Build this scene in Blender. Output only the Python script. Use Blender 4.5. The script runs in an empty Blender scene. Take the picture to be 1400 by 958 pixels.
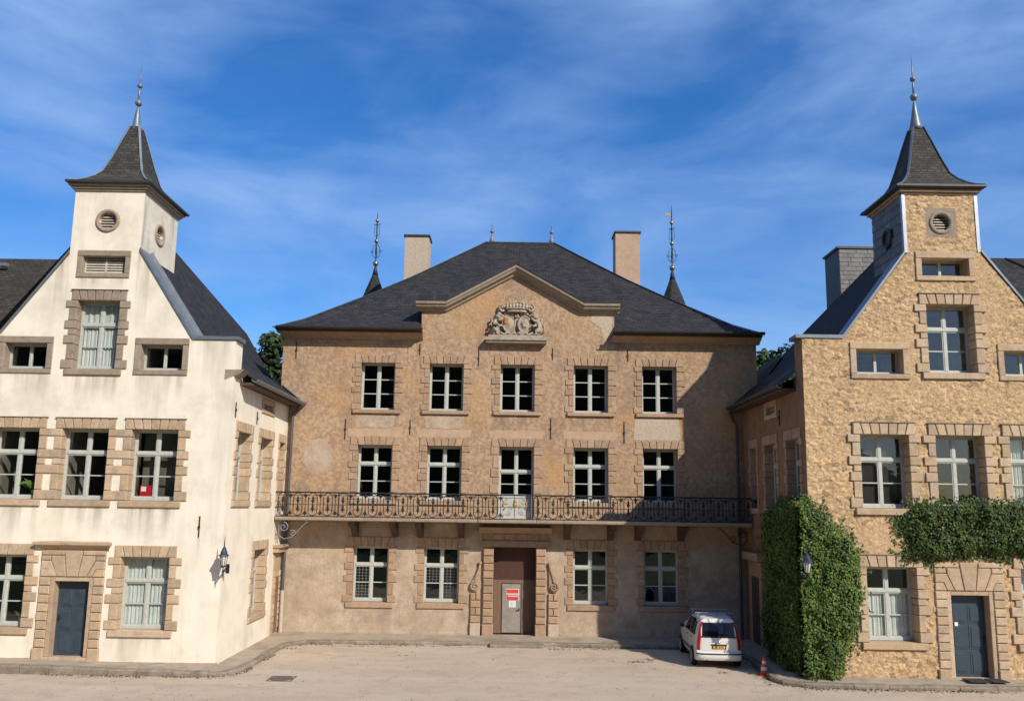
import bpy, math, random
from mathutils import Vector, noise
random.seed(7)
SC = bpy.context.scene
COL = SC.collection
R = math.radians
sin, cos, pi = math.sin, math.cos, math.pi

# ------------------------------------------------------------------ camera
PITCH = math.atan(165 / 1100.); ROLL = 0.0145
cd = bpy.data.cameras.new('camera'); cam = bpy.data.objects.new('camera', cd); COL.objects.link(cam)
cd.sensor_fit = 'HORIZONTAL'; cd.sensor_width = 36.0; cd.lens = 36 * 1100 / 1400.
cd.shift_y = (525 - 479) / 1400.; cd.clip_start = 0.1; cd.clip_end = 5000
cam.location = (0, 0, 4.7)
from mathutils import Matrix
cam.rotation_euler = (Matrix.Rotation(pi / 2 + PITCH, 3, 'X') @ Matrix.Rotation(ROLL, 3, 'Z')).to_euler()
SC.camera = cam
# ------------------------------------------------------------------ sun, sky, exposure
SUN_AZ = R(40); SUN_EL = R(35)          # to the right of straight behind the camera
sd = bpy.data.lights.new('sun', 'SUN'); sd.energy = 5.0; sd.angle = R(0.53); sd.color = (1.0, 0.93, 0.82)
sun = bpy.data.objects.new('sun', sd); COL.objects.link(sun)
to_sun = Vector((sin(SUN_AZ) * cos(SUN_EL), -cos(SUN_AZ) * cos(SUN_EL), sin(SUN_EL)))
sun.rotation_euler = (-to_sun).to_track_quat('-Z', 'Y').to_euler(); sun.location = to_sun * 60
W = bpy.data.worlds.new('World'); SC.world = W; W.use_nodes = True
nt = W.node_tree; nt.nodes.clear()
def wn(t, **k):
    n = nt.nodes.new(t)
    for a, b in k.items(): setattr(n, a, b)
    return n
sky = wn('ShaderNodeTexSky', sky_type='NISHITA', sun_disc=False, sun_elevation=SUN_EL,
         sun_rotation=math.atan2(to_sun.x, to_sun.y), altitude=300, air_density=1.0, dust_density=0.6, ozone_density=2.0)
hs = wn('ShaderNodeHueSaturation'); hs.inputs['Hue'].default_value = .512; hs.inputs['Saturation'].default_value = 1.5; hs.inputs['Value'].default_value = 1.52
tc = wn('ShaderNodeTexCoord'); mp = wn('ShaderNodeMapping'); mp.inputs['Scale'].default_value = (1.2, 1.0, 3.4)
mp.inputs['Rotation'].default_value = (0, R(-14), 0)
n1 = wn('ShaderNodeTexNoise'); n1.inputs['Scale'].default_value = 2.3; n1.inputs['Detail'].default_value = 9; n1.inputs['Roughness'].default_value = .52
n1.inputs['Distortion'].default_value = .5
r1 = wn('ShaderNodeValToRGB'); r1.color_ramp.elements[0].position = .36; r1.color_ramp.elements[0].color = (.16, .16, .16, 1); r1.color_ramp.elements[1].position = .76
r1.color_ramp.elements[1].color = (.88, .88, .88, 1)
mp2 = wn('ShaderNodeMapping'); mp2.inputs['Scale'].default_value = (1.6, 1.4, 5.0); mp2.inputs['Rotation'].default_value = (R(6), R(24), R(20))
n2 = wn('ShaderNodeTexNoise'); n2.inputs['Scale'].default_value = 2.6; n2.inputs['Detail'].default_value = 10; n2.inputs['Roughness'].default_value = .6; n2.inputs['Distortion'].default_value = .9
r2 = wn('ShaderNodeMapRange'); r2.inputs[1].default_value = .34; r2.inputs[2].default_value = .74; r2.inputs[3].default_value = .62; r2.inputs[4].default_value = 1.1
mul = wn('ShaderNodeMath', operation='MULTIPLY', use_clamp=True)
mxs = wn('ShaderNodeMixRGB'); mxs.inputs[2].default_value = (3.8, 5.8, 9.6, 1)
bg = wn('ShaderNodeBackground'); bg.inputs['Strength'].default_value = 0.1
ow = wn('ShaderNodeOutputWorld')
L = nt.links.new
L(sky.outputs[0], hs.inputs['Color']); L(tc.outputs['Generated'], mp.inputs[0]); L(mp.outputs[0], n1.inputs['Vector'])
L(n1.outputs[0], r1.inputs[0]); L(tc.outputs['Generated'], mp2.inputs[0]); L(mp2.outputs[0], n2.inputs['Vector']); L(n2.outputs[0], r2.inputs[0]); L(r1.outputs[0], mul.inputs[0]); L(r2.outputs[0], mul.inputs[1]); L(mul.outputs[0], mxs.inputs[0]); L(hs.outputs[0], mxs.inputs[1]); L(mxs.outputs[0], bg.inputs[0]); L(bg.outputs[0], ow.inputs[0])
SC.view_settings.view_transform = 'Standard'; SC.view_settings.look = 'None'
SC.view_settings.exposure = 0.0; SC.view_settings.gamma = 1.0
SC.cycles.max_bounces = 8; SC.cycles.transparent_max_bounces = 12

# ------------------------------------------------------------------ materials
M = {}
def mat(name, c1, c2=None, scale=3., detail=6, lo=.35, hi=.65, rough=.85, bump=0., bscale=30., spec=.3, metal=0., streak=None, dirt=None,
        rnd=0., attr=None, vec_scale=(1, 1, 1), voro=None, uvbrick=None, c3=None, s3=.5, speck=None, stains=None):
    m = bpy.data.materials.new(name); m.use_nodes = True; t = m.node_tree; N = t.nodes; K = t.links.new
    b = N['Principled BSDF']; b.inputs['Roughness'].default_value = rough; b.inputs['Metallic'].default_value = metal
    b.inputs['Specular IOR Level'].default_value = spec
    geo = N.new('ShaderNodeNewGeometry')
    def nz(sc, det=6, rgh=.6, vs=None, dist=0.):
        n = N.new('ShaderNodeTexNoise'); n.inputs['Scale'].default_value = sc; n.inputs['Detail'].default_value = det
        n.inputs['Roughness'].default_value = rgh; n.inputs['Distortion'].default_value = dist
        if vs:
            mm = N.new('ShaderNodeMapping'); mm.inputs['Scale'].default_value = vs; K(geo.outputs['Position'], mm.inputs[0]); K(mm.outputs[0], n.inputs['Vector'])
        else: K(geo.outputs['Position'], n.inputs['Vector'])
        return n.outputs[0]
    def rng(o, a, c, x=0., y=1.):
        n = N.new('ShaderNodeMapRange'); K(o, n.inputs[0])
        for i, v in enumerate((a, c, x, y)): n.inputs[i + 1].default_value = v
        return n.outputs[0]
    def mix(f, a, bb, bt='MIX'):
        n = N.new('ShaderNodeMixRGB'); n.blend_type = bt
        for i, v in ((0, f), (1, a), (2, bb)):
            if hasattr(v, 'default_value'): K(v, n.inputs[i])
            elif i == 0: n.inputs[0].default_value = v
            else: n.inputs[i].default_value = (*v, 1) if len(v) == 3 else v
        return n.outputs[0]
    col = None
    if c2 is None: c2 = tuple(v * .85 for v in c1)
    col = mix(rng(nz(scale, detail, vs=vec_scale), lo, hi), c1, c2)
    if c3: col = mix(rng(nz(s3, 5, .65, dist=.6), .5, .68), col, c3)
    if speck: col = mix(1., col, mix(rng(nz(speck[0], 3, .7), .3, .7), (speck[1],) * 3, (speck[2],) * 3), 'MULTIPLY')
    if dirt: # large grimy patches: (colour, amount, scale)
        col = mix(rng(nz(dirt[2], 8, .7), .5, .75, 0, dirt[1]), col, dirt[0])
    if streak: # vertical run marks
        col = mix(rng(nz(streak[2], 6, .65, vs=(1, 1, .12)), .52, .78, 0, streak[1]), col, streak[0])
    if stains: # run-off marks of their own under sills and cappings: (colour, [(x, half width, top, length, amount)])
        sp = N.new('ShaderNodeSeparateXYZ'); K(geo.outputs['Position'], sp.inputs[0]); acc = None
        def mt_(op, a, b2=None):
            n = N.new('ShaderNodeMath'); n.operation = op
            for i, v in enumerate((a, b2)):
                if v is None: continue
                if hasattr(v, 'default_value'): K(v, n.inputs[i])
                else: n.inputs[i].default_value = v
            return n.outputs[0]
        run = rng(nz(3.4, 5, .6, vs=(1, 1, .07)), .40, .66)
        for xc, hw, zt, ln, am in stains[1]:
            mk_ = mt_('MULTIPLY', rng(mt_('ABSOLUTE', mt_('SUBTRACT', sp.outputs[0], xc)), hw, hw * .8, 0, 1), mt_('MULTIPLY', rng(sp.outputs[2], zt - ln, zt, 0, am), mt_('LESS_THAN', sp.outputs[2], zt)))
            acc = mk_ if acc is None else mt_('MAXIMUM', acc, mk_)
        col = mix(mt_('MULTIPLY', acc, run), col, stains[0])
    if rnd:
        oi = N.new('ShaderNodeObjectInfo')
        hv = N.new('ShaderNodeHueSaturation'); K(rng(oi.outputs['Random'], 0, 1, 1 - rnd, 1 + rnd), hv.inputs['Value'])
        mu = N.new('ShaderNodeMath'); mu.operation = 'MULTIPLY'; mu.inputs[1].default_value = 7.31; K(oi.outputs['Random'], mu.inputs[0])
        fr = N.new('ShaderNodeMath'); fr.operation = 'FRACT'; K(mu.outputs[0], fr.inputs[0])
        K(rng(fr.outputs[0], 0, 1, .93, 1.07), hv.inputs['Saturation']); K(col, hv.inputs['Color']); col = hv.outputs[0]
    if attr:
        at = N.new('ShaderNodeAttribute'); at.attribute_name = attr
        col = mix(1., col, at.outputs['Color'], 'MULTIPLY')
    hgt = None
    if uvbrick: # (scale, mortar): courses of slates laid on the UVs, in metres
        uv = N.new('ShaderNodeUVMap'); bt = N.new('ShaderNodeTexBrick'); K(uv.outputs[0], bt.inputs['Vector'])
        bt.inputs['Scale'].default_value = 1.; bt.inputs['Brick Width'].default_value = uvbrick[0]; bt.inputs['Row Height'].default_value = uvbrick[1]
        bt.inputs['Mortar Size'].default_value = uvbrick[2]; bt.inputs['Mortar Smooth'].default_value = .2
        bt.inputs['Color1'].default_value = (1.3, 1.27, 1.24, 1); bt.inputs['Color2'].default_value = (.76, .78, .79, 1); bt.inputs['Mortar'].default_value = (.4, .4, .4, 1)
        bt.inputs['Bias'].default_value = 0.
        col = mix(1., col, bt.outputs['Color'], 'MULTIPLY')
        hgt = bt.outputs['Fac']
    K(col, b.inputs['Base Color'])
    if bump:
        bn = N.new('ShaderNodeBump'); bn.inputs['Strength'].default_value = bump; bn.inputs['Distance'].default_value = .03
        h = nz(bscale, 8, .65)
        if voro:
            v = N.new('ShaderNodeTexVoronoi'); v.inputs['Scale'].default_value = voro; K(geo.outputs['Position'], v.inputs['Vector'])
            a = N.new('ShaderNodeMath'); a.operation = 'ADD'; K(h, a.inputs[0]); K(v.outputs[0], a.inputs[1]); h = a.outputs[0]
        if hgt is not None:
            a = N.new('ShaderNodeMath'); a.operation = 'SUBTRACT'; K(h, a.inputs[0]); K(hgt, a.inputs[1]); h = a.outputs[0]
        K(h, bn.inputs['Height']); K(bn.outputs[0], b.inputs['Normal'])
    M[name] = m; return m

mat('white_plaster', (.81, .735, .605), (.745, .665, .53), scale=1.2, bump=.12, bscale=16, dirt=((.45, .40, .33), .5, .6), streak=((.38, .33, .26), .45, 1.5), stains=((.30, .25, .19), [(-14.45, .85, 4.47, 1.0, .75), (-12.43, .85, 4.47, .9, .7), (-10.4, .85, 4.47, 1.1, .8), (-10.39, .85, .86, .7, .6), (-12.39, .85, 8.3, .9, .8), (-14.43, .8, 8.33, .8, .7), (-10.4, .8, 8.33, .9, .7), (-12.36, .75, 11.25, .4, .6), (-11.15, .22, 12.1, 2.6, .95), (-13.6, .22, 12.0, 2.6, .95), (-8.92, .045, 3.64, .9, .9), (-9.0, .7, 9.4, 1.4, .6)]))
mat('grimy_plaster', (.70, .64, .53), (.60, .54, .44), scale=2, bump=.2, bscale=16, dirt=((.33, .29, .24), .7, 1.6), streak=((.22, .2, .17), .95, 3.2))
mat('ochre_plaster', (.455, .312, .195), (.335, .215, .13), scale=7.5, lo=.42, hi=.58, bump=1., bscale=9, speck=(26, .82, 1.16), dirt=((.21, .14, .10), .8, 1.2), streak=((.25, .17, .12), .45, 1.1), c3=(.46, .265, .115), s3=.33, stains=((.19, .14, .10), [(x_, .85, 7.94, .6, .9) for x_ in (-4.98, -2.44, .2, 2.92, 5.46)] + [(.14, 1.2, 10.6, .5, .8), (-3.5, .12, 11.0, 2.6, .8), (3.9, .4, 10.9, 2.2, .8)]))
mat('grey_plaster', (.46, .35, .25), (.37, .275, .19), speck=(14, .86, 1.12), c3=(.50, .40, .30), s3=1.1, scale=3., bump=.35, bscale=18, dirt=((.21, .17, .135), .8, 1.6), streak=((.25, .19, .15), .4, 1.5))
mat('patch_plaster', (.47, .33, .22), (.42, .285, .185), scale=4, bump=.25, bscale=25, dirt=((.3, .22, .15), .5, 2.))
mat('bare_patch', (.50, .41, .31), (.42, .33, .24), scale=9, bump=.6, bscale=20)
mat('rubble_mortar', (.60, .405, .21), (.44, .285, .14), speck=(22, .72, 1.2), scale=9, bump=1., bscale=16, dirt=((.25, .17, .10), .6, 1.0))
mat('rubble_stone', (.63, .43, .24), (.43, .283, .15), speck=(24, .72, 1.2), scale=9, bump=1., bscale=16, dirt=((.27, .185, .115), .4, .9), attr='tone')
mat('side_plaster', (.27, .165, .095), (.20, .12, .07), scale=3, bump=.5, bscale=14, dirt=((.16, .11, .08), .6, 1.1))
mat('sandstone', (.50, .37, .245), (.42, .30, .19), scale=7, bump=.25, bscale=40, rnd=.13, dirt=((.24, .185, .135), .65, 2.4), speck=(30, .85, 1.12))
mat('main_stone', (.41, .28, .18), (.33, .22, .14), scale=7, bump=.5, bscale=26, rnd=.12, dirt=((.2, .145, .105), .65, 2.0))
mat('grey_stone', (.34, .27, .195), (.27, .21, .155), scale=9, bump=.35, bscale=35, rnd=.08, dirt=((.13, .115, .10), .6, 3.))
mat('carved_stone', (.44, .36, .265), (.31, .25, .185), scale=11, bump=.5, bscale=30, dirt=((.10, .085, .075), .75, 5.))
mat('slate', (.036, .034, .036), (.026, .025, .027), scale=2.2, rough=.78, spec=.18, bump=.55, bscale=22, uvbrick=(.25, .15, .012), dirt=((.075, .068, .06), .55, 3.), streak=((.06, .055, .05), .4, 1.))
mat('mossy_slate', (.05, .044, .038), (.035, .032, .03), scale=2.2, rough=.9, spec=.2, bump=.5, bscale=20, uvbrick=(.25, .15, .012), dirt=((.12, .085, .04), .8, 2.2))
mat('tower_slate', (.062, .058, .05), (.045, .043, .04), scale=3, rough=.8, spec=.2, bump=.5, bscale=22, uvbrick=(.22, .11, .010), dirt=((.11, .095, .065), .6, 2.4))
mat('slate_tile', (.15, .145, .142), (.10, .098, .096), scale=5, rough=.6, bump=.15, bscale=30, rnd=.22, spec=.4)
mat('lead', (.20, .225, .25), (.15, .17, .19), scale=4, rough=.45, spec=.5, metal=.35, streak=((.1, .11, .12), .5, 3.))
mat('zinc', (.33, .35, .37), (.26, .28, .30), scale=5, rough=.4, metal=.5, streak=((.18, .19, .2), .5, 3.))
mat('gutter_metal', (.035, .034, .036), (.05, .046, .043), scale=4, rough=.5, spec=.4)
mat('pipe_grey', (.09, .085, .09), (.07, .066, .07), scale=4, rough=.5)
mat('pipe_cream', (.50, .43, .33), scale=6, rough=.6)
mat('frame_paint', (.47, .48, .43), (.40, .41, .37), scale=9, rough=.5, spec=.4, bump=.05)
mat('louvre_paint', (.55, .50, .41), (.45, .40, .33), scale=9, rough=.6)
mat('curtain', (.62, .63, .60), (.55, .56, .54), scale=4, rough=.9)
mat('blue_door', (.040, .062, .085), (.031, .048, .066), scale=6, rough=.38, spec=.5, bump=.03)
mat('brown_panel', (.085, .036, .027), (.065, .028, .022), scale=3, rough=.6, bump=.1, vec_scale=(8, 1, .6))
mat('brown_wood', (.21, .13, .085), (.16, .098, .066), scale=4, rough=.65, bump=.12, vec_scale=(8, 1, .6))
mat('grey_door', (.30, .265, .23), (.245, .22, .195), scale=5, rough=.6, dirt=((.17, .15, .14), .5, 4.))
mat('iron', (.012, .012, .014), (.02, .017, .016), scale=20, rough=.6, spec=.4)
mat('iron_grey', (.22, .225, .23), (.15, .15, .16), scale=20, rough=.5, spec=.4)
mat('gilding', (.42, .28, .07), (.25, .17, .06), scale=25, rough=.5, metal=.4)
mat('dark_wood', (.095, .062, .043), (.065, .044, .032), scale=6, rough=.7)
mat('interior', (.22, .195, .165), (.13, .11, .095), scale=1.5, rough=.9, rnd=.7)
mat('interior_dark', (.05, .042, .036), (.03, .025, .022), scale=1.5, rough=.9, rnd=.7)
mat('gravel', (.59, .47, .345), (.48, .378, .275), vec_scale=(.35, 1.9, 1), scale=.7, lo=.3, hi=.7, rough=.95, bump=.7, bscale=70, dirt=((.58, .49, .385), .7, .25), c3=(.44, .355, .27), s3=1.6, speck=(38, .80, 1.18))
mat('pavement', (.40, .335, .25), (.33, .27, .2), scale=2.5, rough=.95, bump=.5, bscale=30, dirt=((.15, .125, .095), .75, 1.1))
mat('kerb', (.30, .24, .175), (.20, .16, .12), scale=5, rough=.95, bump=.8, bscale=18, rnd=.12, dirt=((.085, .075, .05), .8, 2.))
mat('moss', (.085, .085, .035), (.05, .055, .025), scale=8, rough=1., bump=.6, bscale=25)
mat('ivy_leaf', (.072, .122, .017), (.04, .078, .012), scale=3., rough=.5, spec=.28, attr='tone')
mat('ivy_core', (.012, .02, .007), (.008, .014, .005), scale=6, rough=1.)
mat('tree_leaf', (.035, .065, .016), (.022, .045, .012), scale=1., rough=.7, attr='tone')
mat('blocker_hill_green', (.035, .055, .018), (.02, .035, .012), scale=.6, rough=.95, bump=1., bscale=2)
mat('weathered_ledge', (.24, .19, .135), (.13, .105, .08), scale=9, bump=.6, bscale=25)
mat('bark', (.09, .07, .05), (.06, .045, .035), scale=6, bump=.5)
mat('grass', (.05, .08, .02), (.035, .06, .018), scale=2)
mat('car_paint', (.66, .65, .61), (.62, .61, .57), scale=2, rough=.25, spec=.5)
mat('car_glass', (.008, .009, .010), scale=2, rough=.08, spec=.35)
mat('tyre', (.02, .02, .02), scale=6, rough=.85)
mat('black_plastic', (.022, .022, .023), scale=6, rough=.6)
mat('rim_grey', (.32, .32, .33), scale=6, rough=.4, metal=.4)
mat('lamp_red', (.42, .018, .02), (.34, .012, .015), scale=4, rough=.2, spec=.6)
mat('plate_yellow', (.62, .36, .05), scale=4, rough=.4)
mat('chrome', (.6, .6, .62), scale=4, rough=.15, metal=.9)
mat('cone_orange', (.75, .08, .03), (.65, .065, .025), scale=5, rough=.5)
mat('white_paint', (.78, .77, .74), scale=5, rough=.5)
mat('sign_red', (.62, .07, .05), scale=4, rough=.45)
mat('paper', (.80, .78, .74), scale=4, rough=.8)
mat('ink', (.12, .12, .13), scale=4, rough=.8)
mat('arms_orange', (.50, .17, .05), (.42, .14, .05), scale=9)
mat('lamp_blue', (.03, .045, .085), (.022, .034, .06), scale=5, rough=.4, spec=.5)
mat('lamp_glass', (.62, .60, .54), scale=5, rough=.3)
mat('brass', (.42, .33, .17), (.30, .24, .13), scale=9, rough=.35, metal=.8)
mat('cast_iron', (.16, .135, .105), (.11, .095, .075), scale=14, rough=.8, bump=.3)
mat('mat_black', (.03, .03, .032), (.05, .048, .045), scale=20, rough=.95, bump=.4)
mat('red_card', (.5, .02, .03), scale=4, rough=.5)
mat('plant_green', (.09, .16, .03), (.05, .10, .02), scale=9, rough=.5)
def glass():
    m = bpy.data.materials.new('window_glass'); m.use_nodes = True; t = m.node_tree; t.nodes.clear(); K = t.links.new
    o = t.nodes.new('ShaderNodeOutputMaterial'); mx = t.nodes.new('ShaderNodeMixShader'); tr = t.nodes.new('ShaderNodeBsdfTransparent'); gl = t.nodes.new('ShaderNodeBsdfGlossy')
    tr.inputs[0].default_value = (.93, .95, .94, 1)
    gl.inputs['Roughness'].default_value = .015; gl.inputs[0].default_value = (1, 1, 1, 1)
    bn = t.nodes.new('ShaderNodeBump'); bn.inputs['Strength'].default_value = .06; bn.inputs['Distance'].default_value = .05
    nn = t.nodes.new('ShaderNodeTexNoise'); nn.inputs['Scale'].default_value = 2.2; g = t.nodes.new('ShaderNodeNewGeometry')
    K(g.outputs['Position'], nn.inputs['Vector']); K(nn.outputs[0], bn.inputs['Height']); K(bn.outputs[0], gl.inputs['Normal'])
    def mth(op, a, b=None):      # Schlick reflectance, alike on both faces of the thin pane
        n = t.nodes.new('ShaderNodeMath'); n.operation = op
        for i, v in enumerate((a, b)):
            if v is None: continue
            if hasattr(v, 'default_value'): K(v, n.inputs[i])
            else: n.inputs[i].default_value = v
        return n.outputs[0]
    dt = t.nodes.new('ShaderNodeVectorMath'); dt.operation = 'DOT_PRODUCT'; K(g.outputs['Incoming'], dt.inputs[0]); K(g.outputs['Normal'], dt.inputs[1])
    F = mth('ADD', mth('MULTIPLY', mth('POWER', mth('SUBTRACT', 1., mth('ABSOLUTE', dt.outputs['Value'])), 5.), .95), .045)
    K(F, mx.inputs[0]); K(tr.outputs[0], mx.inputs[1]); K(gl.outputs[0], mx.inputs[2]); K(mx.outputs[0], o.inputs[0]); M['window_glass'] = m
glass()

# ------------------------------------------------------------------ mesh helpers
class Fr:                       # a wall frame: u along the wall, d out of it, z up
    def __init__(s, o, U, N): s.o = Vector(o); s.U = Vector(U); s.N = Vector(N)
    def p(s, u, d, z): return s.o + s.U * u + s.N * d + Vector((0, 0, z))
WORLD = Fr((0, 0, 0), (1, 0, 0), (0, 1, 0))
class MB:
    def __init__(s): s.v = []; s.f = []; s.mi = []; s.uv = {}; s.tone = None
    def add(s, vs, fs, m=0, tone=None):
        k = len(s.v); s.v += [tuple(v) for v in vs]
        for f in fs: s.f.append(tuple(i + k for i in f)); s.mi.append(m)
        if tone is not None:
            if s.tone is None: s.tone = []
            s.tone += [tone] * len(fs)
        return s
    def box(s, fr, u0, u1, d0, d1, z0, z1, m=0, c=0.):
        # d1 is the outer face; c chamfers its edges
        P = fr.p
        if c <= 0:
            v = [P(u0, d0, z0), P(u1, d0, z0), P(u1, d0, z1), P(u0, d0, z1), P(u0, d1, z0), P(u1, d1, z0), P(u1, d1, z1), P(u0, d1, z1)]
            return s.add(v, [(3, 2, 1, 0), (4, 5, 6, 7), (0, 1, 5, 4), (1, 2, 6, 5), (2, 3, 7, 6), (3, 0, 4, 7)], m)
        return s.stone(fr, [(u0, z0), (u1, z0), (u1, z1), (u0, z1)], d0, d1, c, m)
    def stone(s, fr, pts, d0, d1, c=.012, m=0, tone=None):
        n = len(pts); cu = sum(p[0] for p in pts) / n; cz = sum(p[1] for p in pts) / n
        def ins(p):
            du, dz = cu - p[0], cz - p[1]
            return (p[0] + (min(c, abs(du)) if du > 0 else -min(c, abs(du))), p[1] + (min(c, abs(dz)) if dz > 0 else -min(c, abs(dz))))
        v = [fr.p(a, d0, b) for a, b in pts] + [fr.p(a, d1 - c, b) for a, b in pts] + [fr.p(*((lambda q: (q[0], d1, q[1]))(ins(p)))) for p in pts]
        fs = [tuple(range(n - 1, -1, -1)), tuple(range(2 * n, 3 * n))]
        for i in range(n):
            j = (i + 1) % n; fs += [(i, j, n + j, n + i), (n + i, n + j, 2 * n + j, 2 * n + i)]
        return s.add(v, fs, m, tone)
    def prism(s, fr, pts, d0, d1, m=0):
        n = len(pts); v = [fr.p(a, d0, b) for a, b in pts] + [fr.p(a, d1, b) for a, b in pts]
        return s.add(v, [tuple(range(n - 1, -1, -1)), tuple(range(n, 2 * n))] + [(i, (i + 1) % n, n + (i + 1) % n, n + i) for i in range(n)], m)
    def tube(s, path, r, n=6, m=0, closed=False):
        path = [Vector(p) for p in path]; k = len(path); rr = r if isinstance(r, (list, tuple)) else [r] * k; vs = []; fs = []
        for i, p in enumerate(path):
            a = path[i - 1] if (i > 0 or closed) else p; b = path[(i + 1) % k] if (i < k - 1 or closed) else p
            t = (b - a).normalized() if (b - a).length > 1e-9 else Vector((0, 0, 1))
            x = t.orthogonal() if abs(t.z) > .95 else t.cross(Vector((0, 0, 1)))
            x.normalize(); y = t.cross(x)
            for j in range(n):
                q = 2 * pi * j / n; vs.append(p + (x * cos(q) + y * sin(q)) * rr[i])
        for i in range(k if closed else k - 1):
            for j in range(n):
                fs.append((i * n + j, i * n + (j + 1) % n, ((i + 1) % k) * n + (j + 1) % n, ((i + 1) % k) * n + j))
        if not closed: fs += [tuple(range(n - 1, -1, -1)), tuple(range((k - 1) * n, k * n))]
        return s.add(vs, fs, m)
    def lathe(s, prof, c, n=14, m=0):
        vs = []; fs = []
        for r, z in prof:
            for j in range(n): q = 2 * pi * j / n; vs.append((c[0] + r * cos(q), c[1] + r * sin(q), c[2] + z))
        for i in range(len(prof) - 1):
            for j in range(n): fs.append((i * n + j, i * n + (j + 1) % n, (i + 1) * n + (j + 1) % n, (i + 1) * n + j))
        fs += [tuple(range(n - 1, -1, -1)), tuple(range((len(prof) - 1) * n, len(prof) * n))]
        return s.add(vs, fs, m)
    def ball(s, c, r, n=12, m=0, sq=(1, 1, 1)):
        vs = []; fs = []; k = n // 2
        for i in range(k + 1):
            a = pi * i / k
            for j in range(n): q = 2 * pi * j / n; vs.append((c[0] + sq[0] * r * sin(a) * cos(q), c[1] + sq[1] * r * sin(a) * sin(q), c[2] - sq[2] * r * cos(a)))
        for i in range(k):
            for j in range(n): fs.append((i * n + j, i * n + (j + 1) % n, (i + 1) * n + (j + 1) % n, (i + 1) * n + j))
        return s.add(vs, fs, m)
    def quad(s, a, b, c, d, m=0, uv=True):
        # a,b along the eave, d,c above: UVs in metres along the slope
        a, b, c, d = map(Vector, (a, b, c, d)); e = (b - a).normalized(); n = (b - a).cross(d - a).normalized(); w = n.cross(e)
        s.add([a, b, c, d], [(0, 1, 2, 3)], m)
        off = a.dot(e), a.dot(w)
        s.uv[len(s.f) - 1] = [(q.dot(e), q.dot(w)) for q in (a, b, c, d)]
        return s
    def build(s, name, mats, parent=None, origin=None, smooth=False):
        mats = [mats] if isinstance(mats, str) else mats
        o0 = Vector(origin) if origin is not None else (sum((Vector(v) for v in s.v), Vector()) / max(1, len(s.v)) if parent is not None else Vector((0, 0, 0)))
        me = bpy.data.meshes.new(name); me.from_pydata([tuple(Vector(v) - o0) for v in s.v], [], s.f)
        for k in mats: me.materials.append(M[k])
        if len(mats) > 1: me.polygons.foreach_set('material_index', s.mi)
        if smooth: me.polygons.foreach_set('use_smooth', [True] * len(s.f))
        if s.uv:
            ul = me.uv_layers.new(name='UVMap')
            for fi, uvs in s.uv.items():
                for li, q in zip(me.polygons[fi].loop_indices, uvs): ul.data[li].uv = q
        if s.tone is not None and len(s.tone) == len(s.f):
            a = me.attributes.new('tone', 'FLOAT_COLOR', 'FACE'); fl = []
            for t in s.tone: fl += [t[0], t[1], t[2], 1.]
            a.data.foreach_set('color', fl)
        me.update()
        return place(name, me, o0, parent)
def wloc(o):
    v = Vector(o.location); p = o.parent
    while p: v += p.location; p = p.parent
    return v
def place(name, me, loc, parent=None):
    o = bpy.data.objects.new(name, me); COL.objects.link(o)
    if parent is not None: o.parent = parent; o.location = Vector(loc) - wloc(parent)
    else: o.location = loc
    return o
def thing(name, label, cat, loc=(0, 0, 0), group=None):
    return tag(place(name, None, loc), label, cat, group)
def tag(o, label=None, cat=None, group=None, kind=None):
    if label: o['label'] = label
    if cat: o['category'] = cat
    if group: o['group'] = group
    if kind: o['kind'] = kind
    return o
def jit(a): return random.uniform(-a, a)
def spiral(fr, u, z, d, r0, turns, start, sgn=1, n=18, rend=.12):
    return [fr.p(u + cos(start + sgn * 2 * pi * turns * i / n) * r0 * (1 - (1 - rend) * i / n), d, z + sin(start + sgn * 2 * pi * turns * i / n) * r0 * (1 - (1 - rend) * i / n)) for i in range(n + 1)]

# ------------------------------------------------------------------ the wing and house walls
def wall(mb, fr, breaks, top, zb, openings, depth=.3, m=0):
    """front sheet with holes and reveals; top(u) is the outline"""
    us = sorted(set([round(b, 4) for b in breaks] + [round(v, 4) for o in openings for v in o[:2]]))
    us = [u for u in us if breaks[0] - 1e-6 <= u <= breaks[-1] + 1e-6]
    e = 1e-4
    for a, b in zip(us, us[1:]):
        ops = sorted([(o[2], o[3]) for o in openings if o[0] < b - 1e-4 and o[1] > a + 1e-4])
        z = zb
        for o0, o1 in ops:
            if o0 > z + 1e-4: mb.add([fr.p(a, 0, z), fr.p(b, 0, z), fr.p(b, 0, o0), fr.p(a, 0, o0)], [(0, 1, 2, 3)], m)
            z = o1
        mb.add([fr.p(a, 0, z), fr.p(b, 0, z), fr.p(b, 0, top(b - e)), fr.p(a, 0, top(a + e))], [(0, 1, 2, 3)], m)
    for u0, u1, z0, z1 in openings:
        c = [(u0, z0), (u1, z0), (u1, z1), (u0, z1)]
        for (a, b), (p, q) in zip(c, c[1:] + c[:1]):
            mb.add([fr.p(a, 0, b), fr.p(p, 0, q), fr.p(p, -depth, q), fr.p(a, -depth, b)], [(0, 1, 2, 3)], m)
ROWS = [(.11, 1), (.185, 0), (.125, 1), (.09, 0), (.13, 1), (.225, 0), (.135, 1)]
def pane(parent, fr, u0, u1, z0, z1, d):
    MB().box(fr, u0, u1, d - .006, d, z0, z1).build('pane', 'window_glass', parent)
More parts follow.
